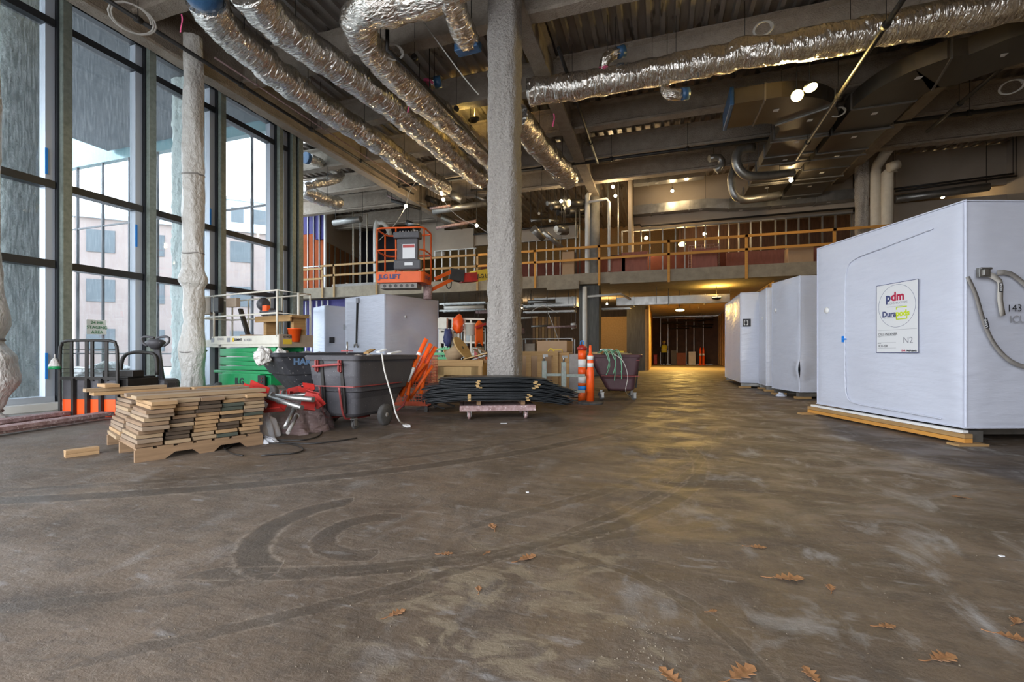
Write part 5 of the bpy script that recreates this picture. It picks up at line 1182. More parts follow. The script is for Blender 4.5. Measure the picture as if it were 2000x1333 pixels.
b(MB().bar(L2(Q(878, 536, 12.0)), L2(Q(905, 541, 12.1)), .26, .30), 'jib_hinge', m_black)
b(MB().bar(L2(Q(898, 544, 12.1)), L2(Q(930, 542, 12.3)), .22, .24), 'jib_head', m_red)
A_ = Q(925, 541, 12.3); E_ = Q(984, 640, 14.2)
b(MB().bar(L2(A_), L2(Q(962, 534, 12.8)), .26, .30), 'boom_tip', m_yellow); b(MB().bar(L2(Q(962, 534, 12.8)), L2(E_), .3, .34), 'main_boom', m_orange)
text('JLG LIFT', .14, tuple(Q(932, 540, 12.1)), tuple((Q(950, 537, 12.3) - Q(932, 540, 12.1))), (0, 0, 1), m_ink, bl, bold=.004)
b(MB().tube([L2(p) for p in smooth_path([Q(871, 552, 12), Q(874, 563, 12), Q(880, 562, 12), Q(882, 545, 12)], .04)], .016, 6), 'hydraulic_hose', m_black)
base = Vector((E_.x, E_.y, 0))
b(MB().box(L2(base + Vector((0, 0, .55))), (1.5, 1.3, .55)), 'chassis', m_orange, bevel=.05); b(MB().box(L2(base + Vector((0, 0, 1.1))), (.7, .7, .7)), 'turret', m_orange, bevel=.05)
for sx in (-.65, .65):
    for sy in (-.55, .55): b(MB().cyl(L2(base + Vector((sx, sy - .12, .35))), L2(base + Vector((sx, sy + .12, .35))), .35, 18), 'wheel', m_rubber)
# ================================================================ person far down the corridor
pf = flo(1297, 712.8); pn = thing('person', 'person in yellow vest and hard hat standing far down corridor, seen from behind', 'person', pf, math.radians(10))
def skinned(name, pts, edges, rad, mat, par, lev=1, root=0):
    me = bpy.data.meshes.new(name); me.from_pydata([tuple(p) for p in pts], edges, []); me.update(); me.materials.append(mat)
    o = bpy.data.objects.new(name, me); COL.objects.link(o); o.parent = par
    o.modifiers.new('skin', 'SKIN'); 
    for i, r in enumerate(rad): me.skin_vertices[0].data[i].radius = (r, r) if not isinstance(r, tuple) else r
    me.skin_vertices[0].data[root].use_root = True
    s = o.modifiers.new('sub', 'SUBSURF'); s.levels = lev; s.render_levels = lev
    return o
P_ = [(0, 0, 1.0), (0, 0, 1.2), (0, 0, 1.42), (0, 0, 1.54), (0, .01, 1.66), (-.2, 0, 1.42), (-.25, .02, 1.15), (-.20, .16, .98), (.2, 0, 1.42), (.26, .02, 1.15), (.2, .16, .98),
      (-.1, 0, .92), (-.11, .01, .5), (-.12, -.02, .08), (-.12, .14, .04), (.1, 0, .92), (.12, .01, .5), (.13, -.02, .08), (.13, .14, .04), (-.18, .22, .93), (.18, .22, .93)]
E2 = [(0, 1), (1, 2), (2, 3), (3, 4), (2, 5), (5, 6), (6, 7), (2, 8), (8, 9), (9, 10), (0, 11), (11, 12), (12, 13), (13, 14), (0, 15), (15, 16), (16, 17), (17, 18), (7, 19), (10, 20)]
Rr = [(.17, .12), (.16, .12), (.17, .11), .055, .095, .07, .05, .035, .07, .05, .035, .09, .065, .045, .04, .09, .065, .045, .04, .03, .03]
skinned('body', P_, E2, Rr, m_navy, pn, 2)
vp = MB().lathe((0, 0, 0), [(.20, .92), (.20, 1.05), (.205, 1.25), (.21, 1.38), (.17, 1.48), (.08, 1.53)], 20, Matrix.Diagonal((1.05, .8, 1))); vp.build('safety_vest', m_vest, pn, world=False)
MB().lathe((0, 0, 0), [(.214, 1.08), (.214, 1.13)], 20, Matrix.Diagonal((1.05, .8, 1))).build('reflective_stripe', m_white, pn, world=False)
MB().lathe((0, .01, 1.68), [(.15, 0), (.135, .01), (.13, .06), (.09, .12), (.02, .14)], 18).build('hard_hat', m_yellow, pn, world=False)
MB().sphere((0, .01, 1.64), .105, 10, 1.15).build('head', m_skin, pn, world=False)
# ================================================================ clutter under the balcony, left of the columns
mw = thing('red_and_white_machine', 'white framed platform rack with orange jacket seen behind the crates', 'rack', (-5.2, 12.6, 0))
D = 13.2
mb = MB()
for px in (860, 872, 884, 896, 908, 920): mb.bar(Q(px, 690, D), Q(px, 622, D), .05)
for py in (622, 645, 668, 690): mb.bar(Q(858, py, D), Q(946, py + 2, D), .05)
mb.build('rack_frame', m_cream, mw); c = Q(865, 632, D - .1); MB().box(c, (.28, .1, .3)).box(Q(866, 660, D - .1), (.25, .1, .3)).build('white_panel', m_cream, mw)
mb = MB()
for px in (860, 945): mb.bar(Q(px, 690, D), Vector((Q(px, 690, D).x, Q(px, 690, D).y, 0)), .08)
mb.build('rack_leg', m_galv, mw)
def lump(name, lb, c, r, mat, cat, sx=1, sz=1.3, seed=0):
    def fn(u, v):
        a = 2 * PI * v; ph = PI * (u - .5); d = Vector((math.cos(a) * math.cos(ph) * sx, math.sin(a) * math.cos(ph), math.sin(ph) * sz))
        return c + d * r * (1 + .5 * noise.noise(d * 2 + Vector((seed, 0, 0))))
    return tag(MB().grid(fn, 12, 16).build(name, mat), lb, cat)
lump('orange_jacket', 'crumpled orange jacket hanging on the white rack', Q(895, 634, 13.0), .17, m_safety, 'jacket', .8, 1.6, 2)
lump('dark_jacket', 'dark blue jacket hanging on the lower white rack', Q(875, 660, 13.0), .15, m_navyink, 'jacket', .7, 1.8, 4)
tag(MB().lathe(Q(919, 652, 12.6), [(.12, -.05), (.15, .26), (.16, .26), (.16, .29)], 18).build('white_bucket', m_cream), 'off-white bucket hanging beside the orange chute', 'bucket')
oc = thing('debris_chute', 'orange curved chute left of the central column', 'chute', Q(938, 672, 12.2))
p = [Q(928, 636, 12.2), Q(928, 680, 12.2), Q(943, 680, 12.4), Q(943, 634, 12.4)]
MB().grid(lambda u, v: p[0].lerp(p[1], u) + (p[3] - p[0]) * v + Vector((0, 0, .12 * math.sin(PI * v))), 6, 8).build('chute_panel', m_orange, oc, solid=.03)
MB().bar(Q(930, 640, 12.1), Q(948, 633, 12.3), .06).build('chute_lip', m_red, oc); MB().bar(Q(930, 682, 12.2), Vector((Q(930, 682, 12.2).x, Q(930, 682, 12.2).y, 0)), .08).build('chute_leg', m_red, oc)
# stacked shelving and wall bits further back
def shelf(lb, px0, px1, y, tops, seed):
    xa, xb = X(px0, y), X(px1, y); t = thing('storage_rack', lb, 'rack', ((xa + xb) / 2, y, 0)); mb = MB()
    for x in (xa, (xa + xb) / 2, xb):
        for yy in (y, y + .6): mb.box((x, yy, tops[-1] / 2), (.06, .06, tops[-1]))
    mb.build('uprights', m_galv, t)
    r = random.Random(seed)
    for z in tops: MB().span((xa, y, z), (xb, y + .6, z + .04)).build('shelf', m_galv, t)
    k = 0
    for z in [0] + tops[:-1]:
        x = xa + .1
        while x < xb - .4:
            w2 = r.uniform(.3, .6); h2 = r.uniform(.25, .55); m = r.choice([m_card, m_dgrey, m_tan, m_redboard, m_cream, m_galv, m_greyink])
            o = MB().box((0, 0, h2 / 2), (w2, .4, h2)).build('stored_box', m, bevel=.01); o.location = (x + w2 / 2, y + .3, z + (.04 if z else 0))
            tag(o, '%s %s box on the %s' % (['narrow', 'low', 'stout', 'wide', 'tall'][k % 5], {m_card.name: 'brown', m_dgrey.name: 'dark grey', m_tan.name: 'tan', m_redboard.name: 'red-brown', m_cream.name: 'cream', m_galv.name: 'metal', m_greyink.name: 'grey'}[m.name], ('rack left of the central column, %s spot along' if seed == 1 else 'rack right of the central column, %s spot along') % ['first', 'second', 'third', 'fourth', 'fifth', 'sixth', 'seventh', 'eighth', 'ninth', 'tenth', 'eleventh', 'twelfth', 'thirteenth', 'fourteenth', 'fifteenth', 'sixteenth', 'seventeenth', 'eighteenth'][k % 18]), 'box', 'boxes stored on the racks under the balcony'); x += w2 + r.uniform(.03, .15); k += 1
    return t
shelf('long storage rack in the gloom left of the central column', 858, 948, 20.2, [.7, 1.4, 2.1], 1)
shelf('storage rack in the gloom between central and concrete columns', 1020, 1118, 21.5, [.8, 1.6], 2)
sl2 = thing('upright_timber', 'tall upright timber boards under the balcony left of the concrete column', 'boards', (X(1060, 23), 23, 0))
for k in range(9): MB().box((X(1043 + k * 6, 23), 23, 1.4), (.13, .06, 2.8)).build('board', m_pine if k % 2 else m_pallet, sl2)
# ================================================================ leaves
def leaf(px, py, s, rot, lb, curl=.25, seed=0):
    s *= .78; c = flo(px, py); n = 9; pts = []
    lob = [(0, 0), (.10, .05), (.22, .22), (.30, .10), (.42, .34), (.52, .13), (.64, .36), (.73, .13), (.85, .20), (1, 0)]
    up = lob; mid = [(x, 0) for x, _ in lob]
    mb = MB(); vs = []
    for i, (x, y) in enumerate(lob):
        for sd in (-1, 0, 1):
            yy = y * sd * .85; z = .006 + curl * (abs(yy) ** 1.3) * .9 + curl * .35 * (x - .5) ** 2 + .03 * noise.noise(Vector((x * 5, yy * 5, seed))) + .02
            vs.append(Vector((x - .5, yy, z)) * s)
    fs = []
    for i in range(len(lob) - 1):
        fs += [(3 * i, 3 * i + 1, 3 * i + 4, 3 * i + 3), (3 * i + 1, 3 * i + 2, 3 * i + 5, 3 * i + 4)]
    mb.add(vs, fs, False)
    t = thing('oak_leaf', lb, 'leaf', c, rot, 'dry oak leaves on the floor'); mb.build('blade', m_leaf, t, world=False, solid=.0012)
    MB().tube([Vector((-.5, 0, .03)) * s, Vector((-.68, .02, .015)) * s, Vector((-.85, .08, .02)) * s], .0018, 5).build('stalk', m_leaf, t, world=False)
for i, (px, py, s, rot, lb) in enumerate([(872, 1083, .085, .4, 'small brown leaf left of the tyre crossing'), (962, 1030, .11, 2.2, 'curled leaf highest up the floor near the middle'), (1030, 1092, .13, .9, 'ragged leaf on the crossing of tyre marks'), (953, 1080, .05, 1.2, 'tiny leaf fragment between two brown leaves'),
        (775, 1200, .095, 1.0, 'crumpled leaf beside the clay-coloured mud'), (935, 1152, .06, 2.0, 'faded leaf flattened into mud above clay patch'), (1480, 1070, .11, .1, 'leaf lying alone at middle right of floor'), (1540, 1132, .17, .2, 'long lobed leaf below the lone one'), (1622, 1150, .08, 1.4, 'folded leaf right of the long lobed leaf'),
        (1732, 1225, .085, .3, 'curled brown leaf among pale streaks'), (1842, 1288, .13, .5, 'broad open leaf towards the lower right corner'), (1450, 1318, .15, .8, 'large leaf at the bottom edge with long stalk'), (1585, 1320, .10, 1.9, 'dark leaf at the bottom edge beside the large one'), (1980, 1248, .12, -.3, 'orange-brown leaf at the right edge'), (1985, 1215, .08, .9, 'small leaf just above the orange-brown one at the right edge'),
        (1873, 972, .10, 2.9, 'leaf lying in front of largest white module'), (1392, 1195, .05, .5, 'tiny leaf scrap in the centre foreground'), (1310, 1325, .12, 2.4, 'leaf cut by bottom edge left of the large leaf')]):
    leaf(px, py, s, rot, lb, .3 + .1 * (i % 3), i)
rnd = random.Random(5)
pb_ = MB()
for i in range(420):
    px = rnd.uniform(300, 1980); py = rnd.uniform(860, 1325); c = flo(px, py)
    if i < 150: c = flo(rnd.gauss(1270, 40), rnd.gauss(1260, 45))
    if c.y < .9: continue
    r = rnd.uniform(.001, .004); pb_.lathe((c.x, c.y, r * .4), [(1e-4, -r), (r, 0), (1e-4, r * .8)], 5)
o = pb_.build('mud_crumbs', M('mud_crumb', (.12, .09, .06), .9, 0, (.2, .16, .11), vs=20)); o['kind'] = 'stuff'; tag(o, 'loose crumbs of dried mud scattered on the floor', 'mud crumbs')
for i, (px, py, lb) in enumerate([(984, 828, 'white scrap of paper on floor in front of the dolly'), (1030, 963, 'tiny yellow scrap on the open floor'), (1956, 1088, 'small white disc on floor at the right')]):
    tag(MB().box(flo(px, py) + Vector((0, 0, .004)), (.09 if i == 0 else .02, .04 if i == 0 else .015, .004), rz=.4).build('paper_scrap', m_paper), lb, 'scrap')
# printed notice taped to the glass
nt = thing('paper_notice', 'white notice reading 24 HR STAGING AREA taped on the glass', 'notice', tuple(onX(188, 640, -10.17)))
a = onX(169, 655, -10.17); c = onX(208, 628, -10.17)
MB().span((-10.172, a.y, a.z + .02), (-10.168, c.y, c.z + .02)).build('sheet', M('thin_paper', (.95, .97, .94), .7), nt)
for k, s in enumerate(('24 HR', 'STAGING', 'AREA')): text(s, .08, (-10.155, (a.y + c.y) / 2, c.z - .04 - k * (c.z - a.z) / 3.1), (0, 1, 0), (0, 0, 1), m_greenink, nt, bold=.001, align='CENTER')
# ================================================================ foil ducts
def foilduct(lb, path, r, seed, mat=None, sq=.9, name='foil_duct', world=True, parts=()):
    pts = smooth_path(path, .07); t = thing(name, lb, 'duct', pts[0])
    def disp(q, i, k):
        v = noise.noise(q * 3.0 + Vector((seed, 0, 0))) * .05 - .02 + abs(noise.noise(Vector((i * .32 + math.sin(k) * .6, k * .25, seed)))) * .05 + noise.noise(q * 12) * .018
        return v
    MB().tube(pts, r, 40, disp=disp, sq=sq).build('foil_sleeve', mat or m_foil, t)
    n = len(pts)
    for s in range(12, n - 6, 26):
        d = (pts[s + 1] - pts[s]).normalized()
        MB().bar(pts[s] + Vector((r * 1.02, 0, 0)) if abs(d.y) > abs(d.x) else pts[s] + Vector((0, r * 1.02, 0)), (pts[s].x + (r * 1.02 if abs(d.y) > abs(d.x) else 0), pts[s].y + (0 if abs(d.y) > abs(d.x) else r * 1.02), 8.3), .012).build('hanger', m_black, t)
    return t
def zp(L_, z): return [onZ(x, y, z) for x, y in L_]
foilduct('leftmost silver foil duct running along the window side of ceiling', zp([(402, -2), (430, 45), (490, 100), (548, 150), (635, 212), (728, 272), (800, 325), (868, 368)], 6.95), .33, 1)
tag(MB().sphere(onZ(398, -8, 6.95), .30, 8, .8).build('duct_end_wrap', m_blue), 'blue film closing the near end of leftmost foil duct', 'film')
foilduct('second silver foil duct from the window', zp([(478, -25), (548, 52), (640, 118), (730, 182), (820, 252), (905, 325), (940, 352)], 6.95), .34, 2)
foilduct('third silver foil duct making a wide hairpin bend near the column', zp([(905, -50), (850, -12), (780, 8), (722, 18), (700, 48), (718, 88), (760, 132), (806, 178), (850, 215), (905, 262), (952, 305), (990, 345)], 6.95), .33, 3, m_foilr)
foilduct('short silver foil duct ending in a blue cap near the column', zp([(872, -40), (885, 10), (900, 50), (912, 80)], 6.8), .22, 4, m_foilr)
tag(MB().box(onZ(914, 93, 6.72), (.48, .22, .16), rz=-.05).build('blue_duct_cap', m_blue, bevel=.02), 'square blue cap closing the short duct left of column', 'cap')
foilduct('silver foil duct dropping away just right of the central column', zp([(1005, 225), (1045, 275), (1090, 325), (1112, 352)], 6.95), .36, 5)
foilduct('long silver foil duct crossing the ceiling from column to the right', [(-2.9, 10.15, 6.98), (-1.2, 10.2, 6.98), (.2, 10.2, 6.98), (1.2, 10.2, 7.0), (1.6, 10.2, 7.06), (2.0, 10.2, 6.98), (3.4, 10.2, 6.98), (5.2, 10.2, 7.0), (8.5, 10.2, 7.0)], .31, 6, m_foilx)
def branch(lb, pts, r, cap, seed):
    t = foilduct(lb, pts, r, seed, m_foilr, 1, 'foil_branch')
    d = (Vector(pts[-1]) - Vector(pts[-2])).normalized(); MB().cyl(Vector(pts[-1]) - d * .02, Vector(pts[-1]) + d * .14, r * 1.12, 16).build('blue_cap', m_blue, t)
    MB().cyl(Vector(pts[0]) , Vector(pts[0]) + Vector((.02, .0, .06)), r * 1.3, 16).build('pink_tie', m_pink, t)
branch('small foil branch with blue cap rising off the long duct', [Q(1180, 140, 10.0), Q(1182, 120, 9.9), Q(1195, 108, 9.9), Q(1208, 103, 9.9)], .11, 1, 7)
branch('small foil branch with dark cap hanging below the long duct', [Q(1295, 165, 10.0), Q(1300, 182, 9.9), Q(1315, 186, 9.8), Q(1332, 184, 9.8)], .11, 1, 8)
branch('small foil spout with blue cap pointing right above the third duct', [Q(838, 165, 10.9), Q(843, 162, 10.9), Q(850, 161, 10.9)], .12, 1, 9)
t = foilduct('foil-wrapped pipe turning a corner beyond the window post', [Q(603, 310, 15.5), Q(640, 325, 16.5), Q(664, 340, 17.0), Q(655, 350, 16.5), Q(592, 365, 15.5)], .16, 10, m_foil, 1, 'foil_pipe')
MB().cyl(Q(596, 308, 15.3), Q(602, 310, 15.4), .19, 16).build('blue_cap', m_blue, t)
foilduct('crumpled foil duct above the purple upper wall', [Q(588, 372, 16), Q(620, 385, 16.6), Q(660, 398, 17.6)], .28, 11)
# pink ribbons
for i, (px, py, D, lb) in enumerate([(353, 28, 7.6, 'pink ribbon hanging off the blue end of leftmost duct'), (797, 195, 10.6, 'pink ribbon on the third foil duct'), (900, 18, 8.4, 'pink ribbon on the hairpin duct beside the capped duct'), (842, 175, 10.8, 'pink ribbon under the small blue-capped spout'), (1080, 222, 10.5, 'pink ribbon hanging below the long duct by the column')]):
    p = Q(px, py, D); tag(MB().grid(lambda u, v: p + Vector((.03 * v + .02 * math.sin(u * 5), 0, -.3 * u)), 8, 1).build('pink_ribbon', m_pink, solid=.003), lb, 'ribbon')
# ================================================================ sheet-metal ducts upper right
def rduct(lb, path, w_, h_, name='metal_duct', seams=1.2, mat=m_duct, labels=True, endcap=None):
    """path in plan at z centre; rectangular section w_ wide, h_ high"""
    t = thing(name, lb, 'duct', path[0]); pts = [Vector(p) for p in path]; mb = MB(); n = len(pts); vs = []; frs = []
    for i, p in enumerate(pts):
        d = (pts[min(i + 1, n - 1)] - pts[max(i - 1, 0)]); hz = Vector((d.x, d.y, 0)).normalized(); s = Vector((hz.y, -hz.x, 0)); upv = s.cross(d.normalized()); upv = upv if upv.z > 0 else -upv
        frs.append((s, upv)); vs += [p - s * w_ / 2 - upv * h_ / 2, p + s * w_ / 2 - upv * h_ / 2, p + s * w_ / 2 + upv * h_ / 2, p - s * w_ / 2 + upv * h_ / 2]
    fs = [(4 * i + k, 4 * i + (k + 1) % 4, 4 * i + 4 + (k + 1) % 4, 4 * i + 4 + k) for i in range(n - 1) for k in range(4)] + [(0, 1, 2, 3), tuple(4 * (n - 1) + k for k in (3, 2, 1, 0))]
    mb.add(vs, fs); mb.build('duct_body', mat, t)
    acc = 0
    for i in range(1, n):
        L_ = (pts[i] - pts[i - 1]).length; k = 0
        while acc + seams <= L_ + acc * 0 and k * seams + seams - acc < L_ if False else k < 0: pass
    dist = 0; nxt = seams * .5
    for i in range(1, n):
        L_ = (pts[i] - pts[i - 1]).length
        while dist + L_ > nxt:
            p = pts[i - 1].lerp(pts[i], (nxt - dist) / L_); s, u = frs[i]; d = (pts[i] - pts[i - 1]).normalized() * .02; e = .015
            q = MB(); c = [p - s * (w_ / 2 + e) - u * (h_ / 2 + e), p + s * (w_ / 2 + e) - u * (h_ / 2 + e), p + s * (w_ / 2 + e) + u * (h_ / 2 + e), p - s * (w_ / 2 + e) + u * (h_ / 2 + e)]
            for a in range(4): q.bar(c[a], c[(a + 1) % 4], .035, .035)
            q.build('flange', m_galv, t)
            if labels:
                pp = p + (pts[i] - pts[i - 1]).normalized() * seams * .3 - u * (h_ / 2 + .004); MB().box(pp, (.12, .12, .004)).build('paper_label', m_paper, t)
            nxt += seams
        dist += L_
    return t
def arc(c, r, a0, a1, z, n=12): return [(c[0] + r * math.cos(a0 + (a1 - a0) * i / n), c[1] + r * math.sin(a0 + (a1 - a0) * i / n), z) for i in range(n + 1)]
zc = 7.02; t = rduct('left sheet-metal duct curving from blue-sealed end into the deep trunk', [(1.65, 12.45, zc), (2.2, 12.45, zc)] + arc((2.4, 13.65), 1.2, -PI / 2, 0, zc) + [(3.6, 15, zc), (3.6, 17, zc), (3.6, 19.9, zc)], 1.25, .36, seams=1.25)
MB().span((1.55, 11.78, 6.80), (1.64, 13.12, 7.24)).build('blue_seal', m_blue, t, bevel=.02)
t = rduct('right sheet-metal duct curving from blue-sealed end into the deep trunk', [(7.4, 11.2, zc + .05), (6.5, 11.6, zc + .05), (5.95, 11.9, zc)] + arc((6.35, 13.0), 1.35, -2.2, -PI, zc, 8) + [(5.0, 14, zc), (5.0, 15, zc), (5.0, 17, zc), (5.0, 19.9, zc)], 1.25, .36, seams=1.3)
MB().box((7.45, 11.17, zc + .05), (.08, 1.3, .42), rz=-.45).build('blue_seal', m_blue, t, bevel=.02)
for i, (xx, yy) in enumerate(((3.6, 14.2), (3.6, 15.9), (3.6, 17.6), (5.0, 14.2), (5.0, 15.9), (5.0, 17.6))):
    tag(MB().span((xx - .72, yy, zc - .25), (xx + .72, yy + .04, zc - .21)).bar((xx - .7, yy + .02, zc - .25), (xx - .7, yy + .02, 8.3), .015).bar((xx + .7, yy + .02, zc - .25), (xx + .7, yy + .02, 8.3), .015).build('trapeze_hanger', m_galv), 'trapeze hanger under the %s trunk, %s from the front' % ('left' if xx < 4 else 'right', ['first', 'second', 'third'][i % 3]), 'hanger', None)
rduct('long galvanised duct along the face of wide beige bulkhead', [(X(1236, 20), 20.2, 7.02), (X(1380, 20), 20.2, 7.02), (X(1425, 20), 20.15, 6.9), (X(1480, 20), 20.15, 6.85), (X(1675, 20), 20.15, 6.85)], .4, .38, mat=m_galv, seams=1.5)
rduct('short upper galvanised duct beside the side wall under the deck', [(X(1238, 18.9), 18.9, 7.85), (X(1375, 18.9), 18.9, 7.85)], .4, .36, mat=m_galv, seams=1.1)
rduct('silver duct section hung under the balcony left of concrete column', [(X(1045, 20.5), 20.5, 3.25), (X(1128, 20.5), 20.5, 3.25)], .5, .42, mat=m_galv, labels=False)
rduct('long silver duct hung under the balcony in front of corridor', [(X(1205, 21.5), 21.5, 3.28), (X(1424, 21.5), 21.5, 3.28)], .5, .36, mat=m_galv, seams=1.5)
def pipe(lb, pts, r, mat=m_black, name='pipe', step=.12, straight=True, cat='pipe', clamps=0):
    pts = [Vector(p) for p in pts]; pp = pts if straight else smooth_path(pts, step)
    t = thing(name, lb, cat, pts[0]); MB().tube(pp, r, 10).build('pipe', mat, t)
    if clamps:
        q = MB(); L_ = (pts[-1] - pts[0])
        for k in range(clamps):
            p = pts[0] + L_ * ((k + .5) / clamps); d = L_.normalized(); MB().cyl(p - d * .05, p + d * .05, r * 1.5, 10).build('coupling', mat, t)
            q.bar(p, (p.x, p.y, 8.3), .01)
        q.build('hanger_rods', m_black, t)
    return t
pipe('round duct with elbow at front of the left trunk', [Q(1472, 288, 14.2), Q(1445, 293, 14.2), Q(1438, 315, 14.2), Q(1450, 338, 14.2), Q(1478, 345, 14.2), Q(1548, 338, 14.4)], .14, m_galv, 'round_duct', straight=False, cat='duct')
pipe('lower round duct with elbow beneath the first', [Q(1437, 325, 15.8), Q(1429, 345, 15.8), Q(1431, 372, 15.8), Q(1450, 390, 15.8), Q(1522, 381, 16)], .13, m_galv, 'round_duct', straight=False, cat='duct')
pipe('small round spout with blue cap near upper galvanised duct', [Q(1385, 310, 15.5), Q(1405, 308, 15.5), Q(1410, 322, 15.5), Q(1398, 335, 15.6)], .12, m_galv, 'round_duct', straight=False, cat='duct')
# sprinkler mains
pipe('long black sprinkler main crossing the whole hall', [(-9.8, 15.4, 7.4), (11.4, 15.4, 7.4)], .055, clamps=9)
pipe('black pipe running beside window beam', [(-8.9, 4.6, 6.95), (-8.95, 15.3, 7.0)], .04, clamps=5)
pipe('thin rusty pipe parallel to the window beam pipe', [(-8.72, 7.0, 7.05), (-8.75, 15.2, 7.1)], .018, m_rust, clamps=4)
pipe('black pipe threading past the hairpin duct', [(-4.95, 7.5, 7.25), (-4.95, 7.5, 6.75), (-4.85, 8.0, 6.72), (-4.75, 15.3, 6.85)], .04, clamps=4)
pipe('black pipe hanging over the big duct at right', [(3.62, 5.9, 6.60), (3.78, 15.3, 6.64)], .045, clamps=4)
pipe('short black pipe at the far upper right', [(6.8, 9.5, 7.0), (6.9, 15.3, 7.0)], .045, clamps=2)
pipe('black pipe dropping toward the main right of the column', [(-2.0, 9.2, 7.25), (-2.0, 15.3, 7.3)], .04, clamps=2)
pipe('black rod with white clip high above the long duct', [(1.7, 9.0, 7.3), (4.2, 9.0, 7.32)], .028, clamps=2)
pipe('black drain line along bottom of the wide bulkhead', [(X(1238, 20.2), 20.1, 6.4), (X(1250, 20.2), 20.1, 6.4), (X(1253, 20.2), 20.1, 6.32), (X(1684, 20.2), 20.1, 6.36)], .04)
pipe('black line across the header behind the central column', [(X(925, 20.2), 20.2, 6.62), (X(1135, 20.2), 20.2, 6.75)], .04)
pipe('white drainpipe rising in front of upper concrete column', [(X(1147, 18.4), 18.45, 4.12), (X(1147, 18.4), 18.45, 7.3), (X(1152, 18.4), 18.6, 7.5)], .10, m_pipe, 'drainpipe')
pipe('white drainpipe below the balcony in front of broad concrete column', [(X(1142, 18.2), 18.25, 0), (X(1142, 18.2), 18.25, 3.6)], .10, m_pipe, 'drainpipe')
pipe('white pipe running right and turning back under the balcony', [(X(1146, 18.3), 18.3, 3.2), (X(1212, 19), 19, 3.35), (X(1224, 19), 21, 3.35)], .05, m_pipe)
pipe('thin white conduit turning down beside the studs', [(X(1150, 18.3), 18.3, 7.2 - .2), (X(1185, 18.3), 18.3, 7.05), (X(1190, 18.3), 18.3, 6.9), (X(1190, 18.3), 18.4, 4.2)], .05, m_pipe)
for i, px in enumerate((1125, 1132)): pipe(['left', 'right'][i] + ' thin bright riser left of the upper drainpipe', [(X(px, 18.9), 18.9, 4.12), (X(px, 18.9), 18.9, 7.6 - i * .4)], .03, m_galv)
pipe('left fat insulated pipe right of the slim sprayed column', [(X(1713, 18.5), 18.6, 4.12), (X(1713, 18.5), 18.6, 7.1), (X(1716, 18.5), 18.6, 7.35), (X(1735, 17.9), 17.9, 7.6)], .16, m_insul, 'insulated_pipe')
pipe('right fat insulated pipe with elbow turning right', [(X(1733, 18.4), 18.4, 4.12), (X(1733, 18.4), 18.4, 7.0), (X(1745, 18.4), 18.3, 7.1)], .17, m_insul, 'insulated_pipe')
tag(MB().cyl((X(1735, 18.1), 18.1, 7.05), (X(1755, 18.1), 18.1, 7.15), .15, 18).build('pipe_end', m_insul), 'round insulated pipe end beside the two fat pipes', 'pipe')
pipe('spiral silver duct lying along the right bulkhead', [(X(1745, 20.2), 20.1, 6.55), (X(1935, 20), 20.1, 6.7)], .14, m_galv, 'round_duct', cat='duct')
for i, z in enumerate((6.55 + .35, 6.35 + .42)): pipe(['upper', 'lower'][i] + ' black pipe along the right bulkhead', [(X(1745, 20.), 20.0 - i * .15, z), (11.4, 20.0 - i * .15, z + .15)], .035)
# upper left services
for i, px in enumerate((690, 704, 717)): pipe(['left', 'middle', 'right'][i] + ' of three thin upright conduits beyond the balcony rail at left', [(X(px, 18.9), 18.9, 4.12), (X(px, 18.9), 18.9, 7.9 - .1 * i)], .035, m_insul if i != 1 else m_pipe, 'conduit')
pipe('white drainpipe with a bend behind the lift basket', [(X(734, 18.8), 18.8, 4.12), (X(734, 18.8), 18.8, 7.0), (X(738, 18.8), 18.9, 7.2), (X(745, 18.8), 19.0, 7.2), (X(748, 18.8), 19.2, 7.0), (X(744, 18.8), 19.6, 6.8)], .12, m_pipe, 'drainpipe', straight=False)
pipe('wide pale duct stub on the plaster wall at left', [Q(652, 436, 21), Q(705, 428, 20.5)], .14, m_galv, 'round_duct', cat='duct')
pipe('rust brown pipe stub over the guardrail at far left', [(X(678, 18.6), 18.6, 4.12), (X(678, 18.6), 18.6, 4.35)], .07, m_card)
for i, (a, b_, r, m) in enumerate([((845, 414), (950, 397), .12, m_galv), ((840, 408), (880, 402), .05, m_rust), ((852, 446), (930, 432), .06, m_rust), ((880, 378), (905, 392), .16, m_galv), ((920, 372), (950, 370), .05, m_black)]):
    pipe(['silver round duct', 'thin rusty pipe', 'rusty pipe', 'short fat silver duct', 'thin black pipe'][i] + ' behind the lift basket, left of the central column', [Q(*a, 18.5), Q(*b_, 18.2)], r, m)
rnd = random.Random(21)
for i in range(16):
    px = rnd.uniform(1022, 1118); py = rnd.uniform(385, 452); r = rnd.choice((.1, .13, .06, .16)); L_ = rnd.uniform(15, 55); ang = rnd.choice((0.02, -.1, .8, .75))
    pipe('tangled duct among the dark services between the two columns', [Q(px, py, 19.2 - i * .08), Q(px + L_ * math.cos(ang), py + L_ * math.sin(ang), 19.6 - i * .08)], r, rnd.choice((m_galv, m_duct, m_black, m_galv)), 'service_duct', cat='duct').__setitem__('group', 'ducts in the dark service zone')
for i in range(14):
    px = rnd.uniform(860, 1120); py = rnd.uniform(588, 655); z_ = rnd.uniform(0, 1); L_ = rnd.uniform(30, 90)
    if 945 < px + L_ and px < 1020: pass
    pipe('pipe in the gloom slung under the balcony slab', [Q(px, py, 19.5 + i * .3), Q(min(px + L_, 1125), py - 2, 19.5 + i * .3)], rnd.choice((.05, .08, .14)), rnd.choice((m_galv, m_galv, m_rust, m_pipe)), 'service_pipe').__setitem__('group', 'pipes slung under the balcony')
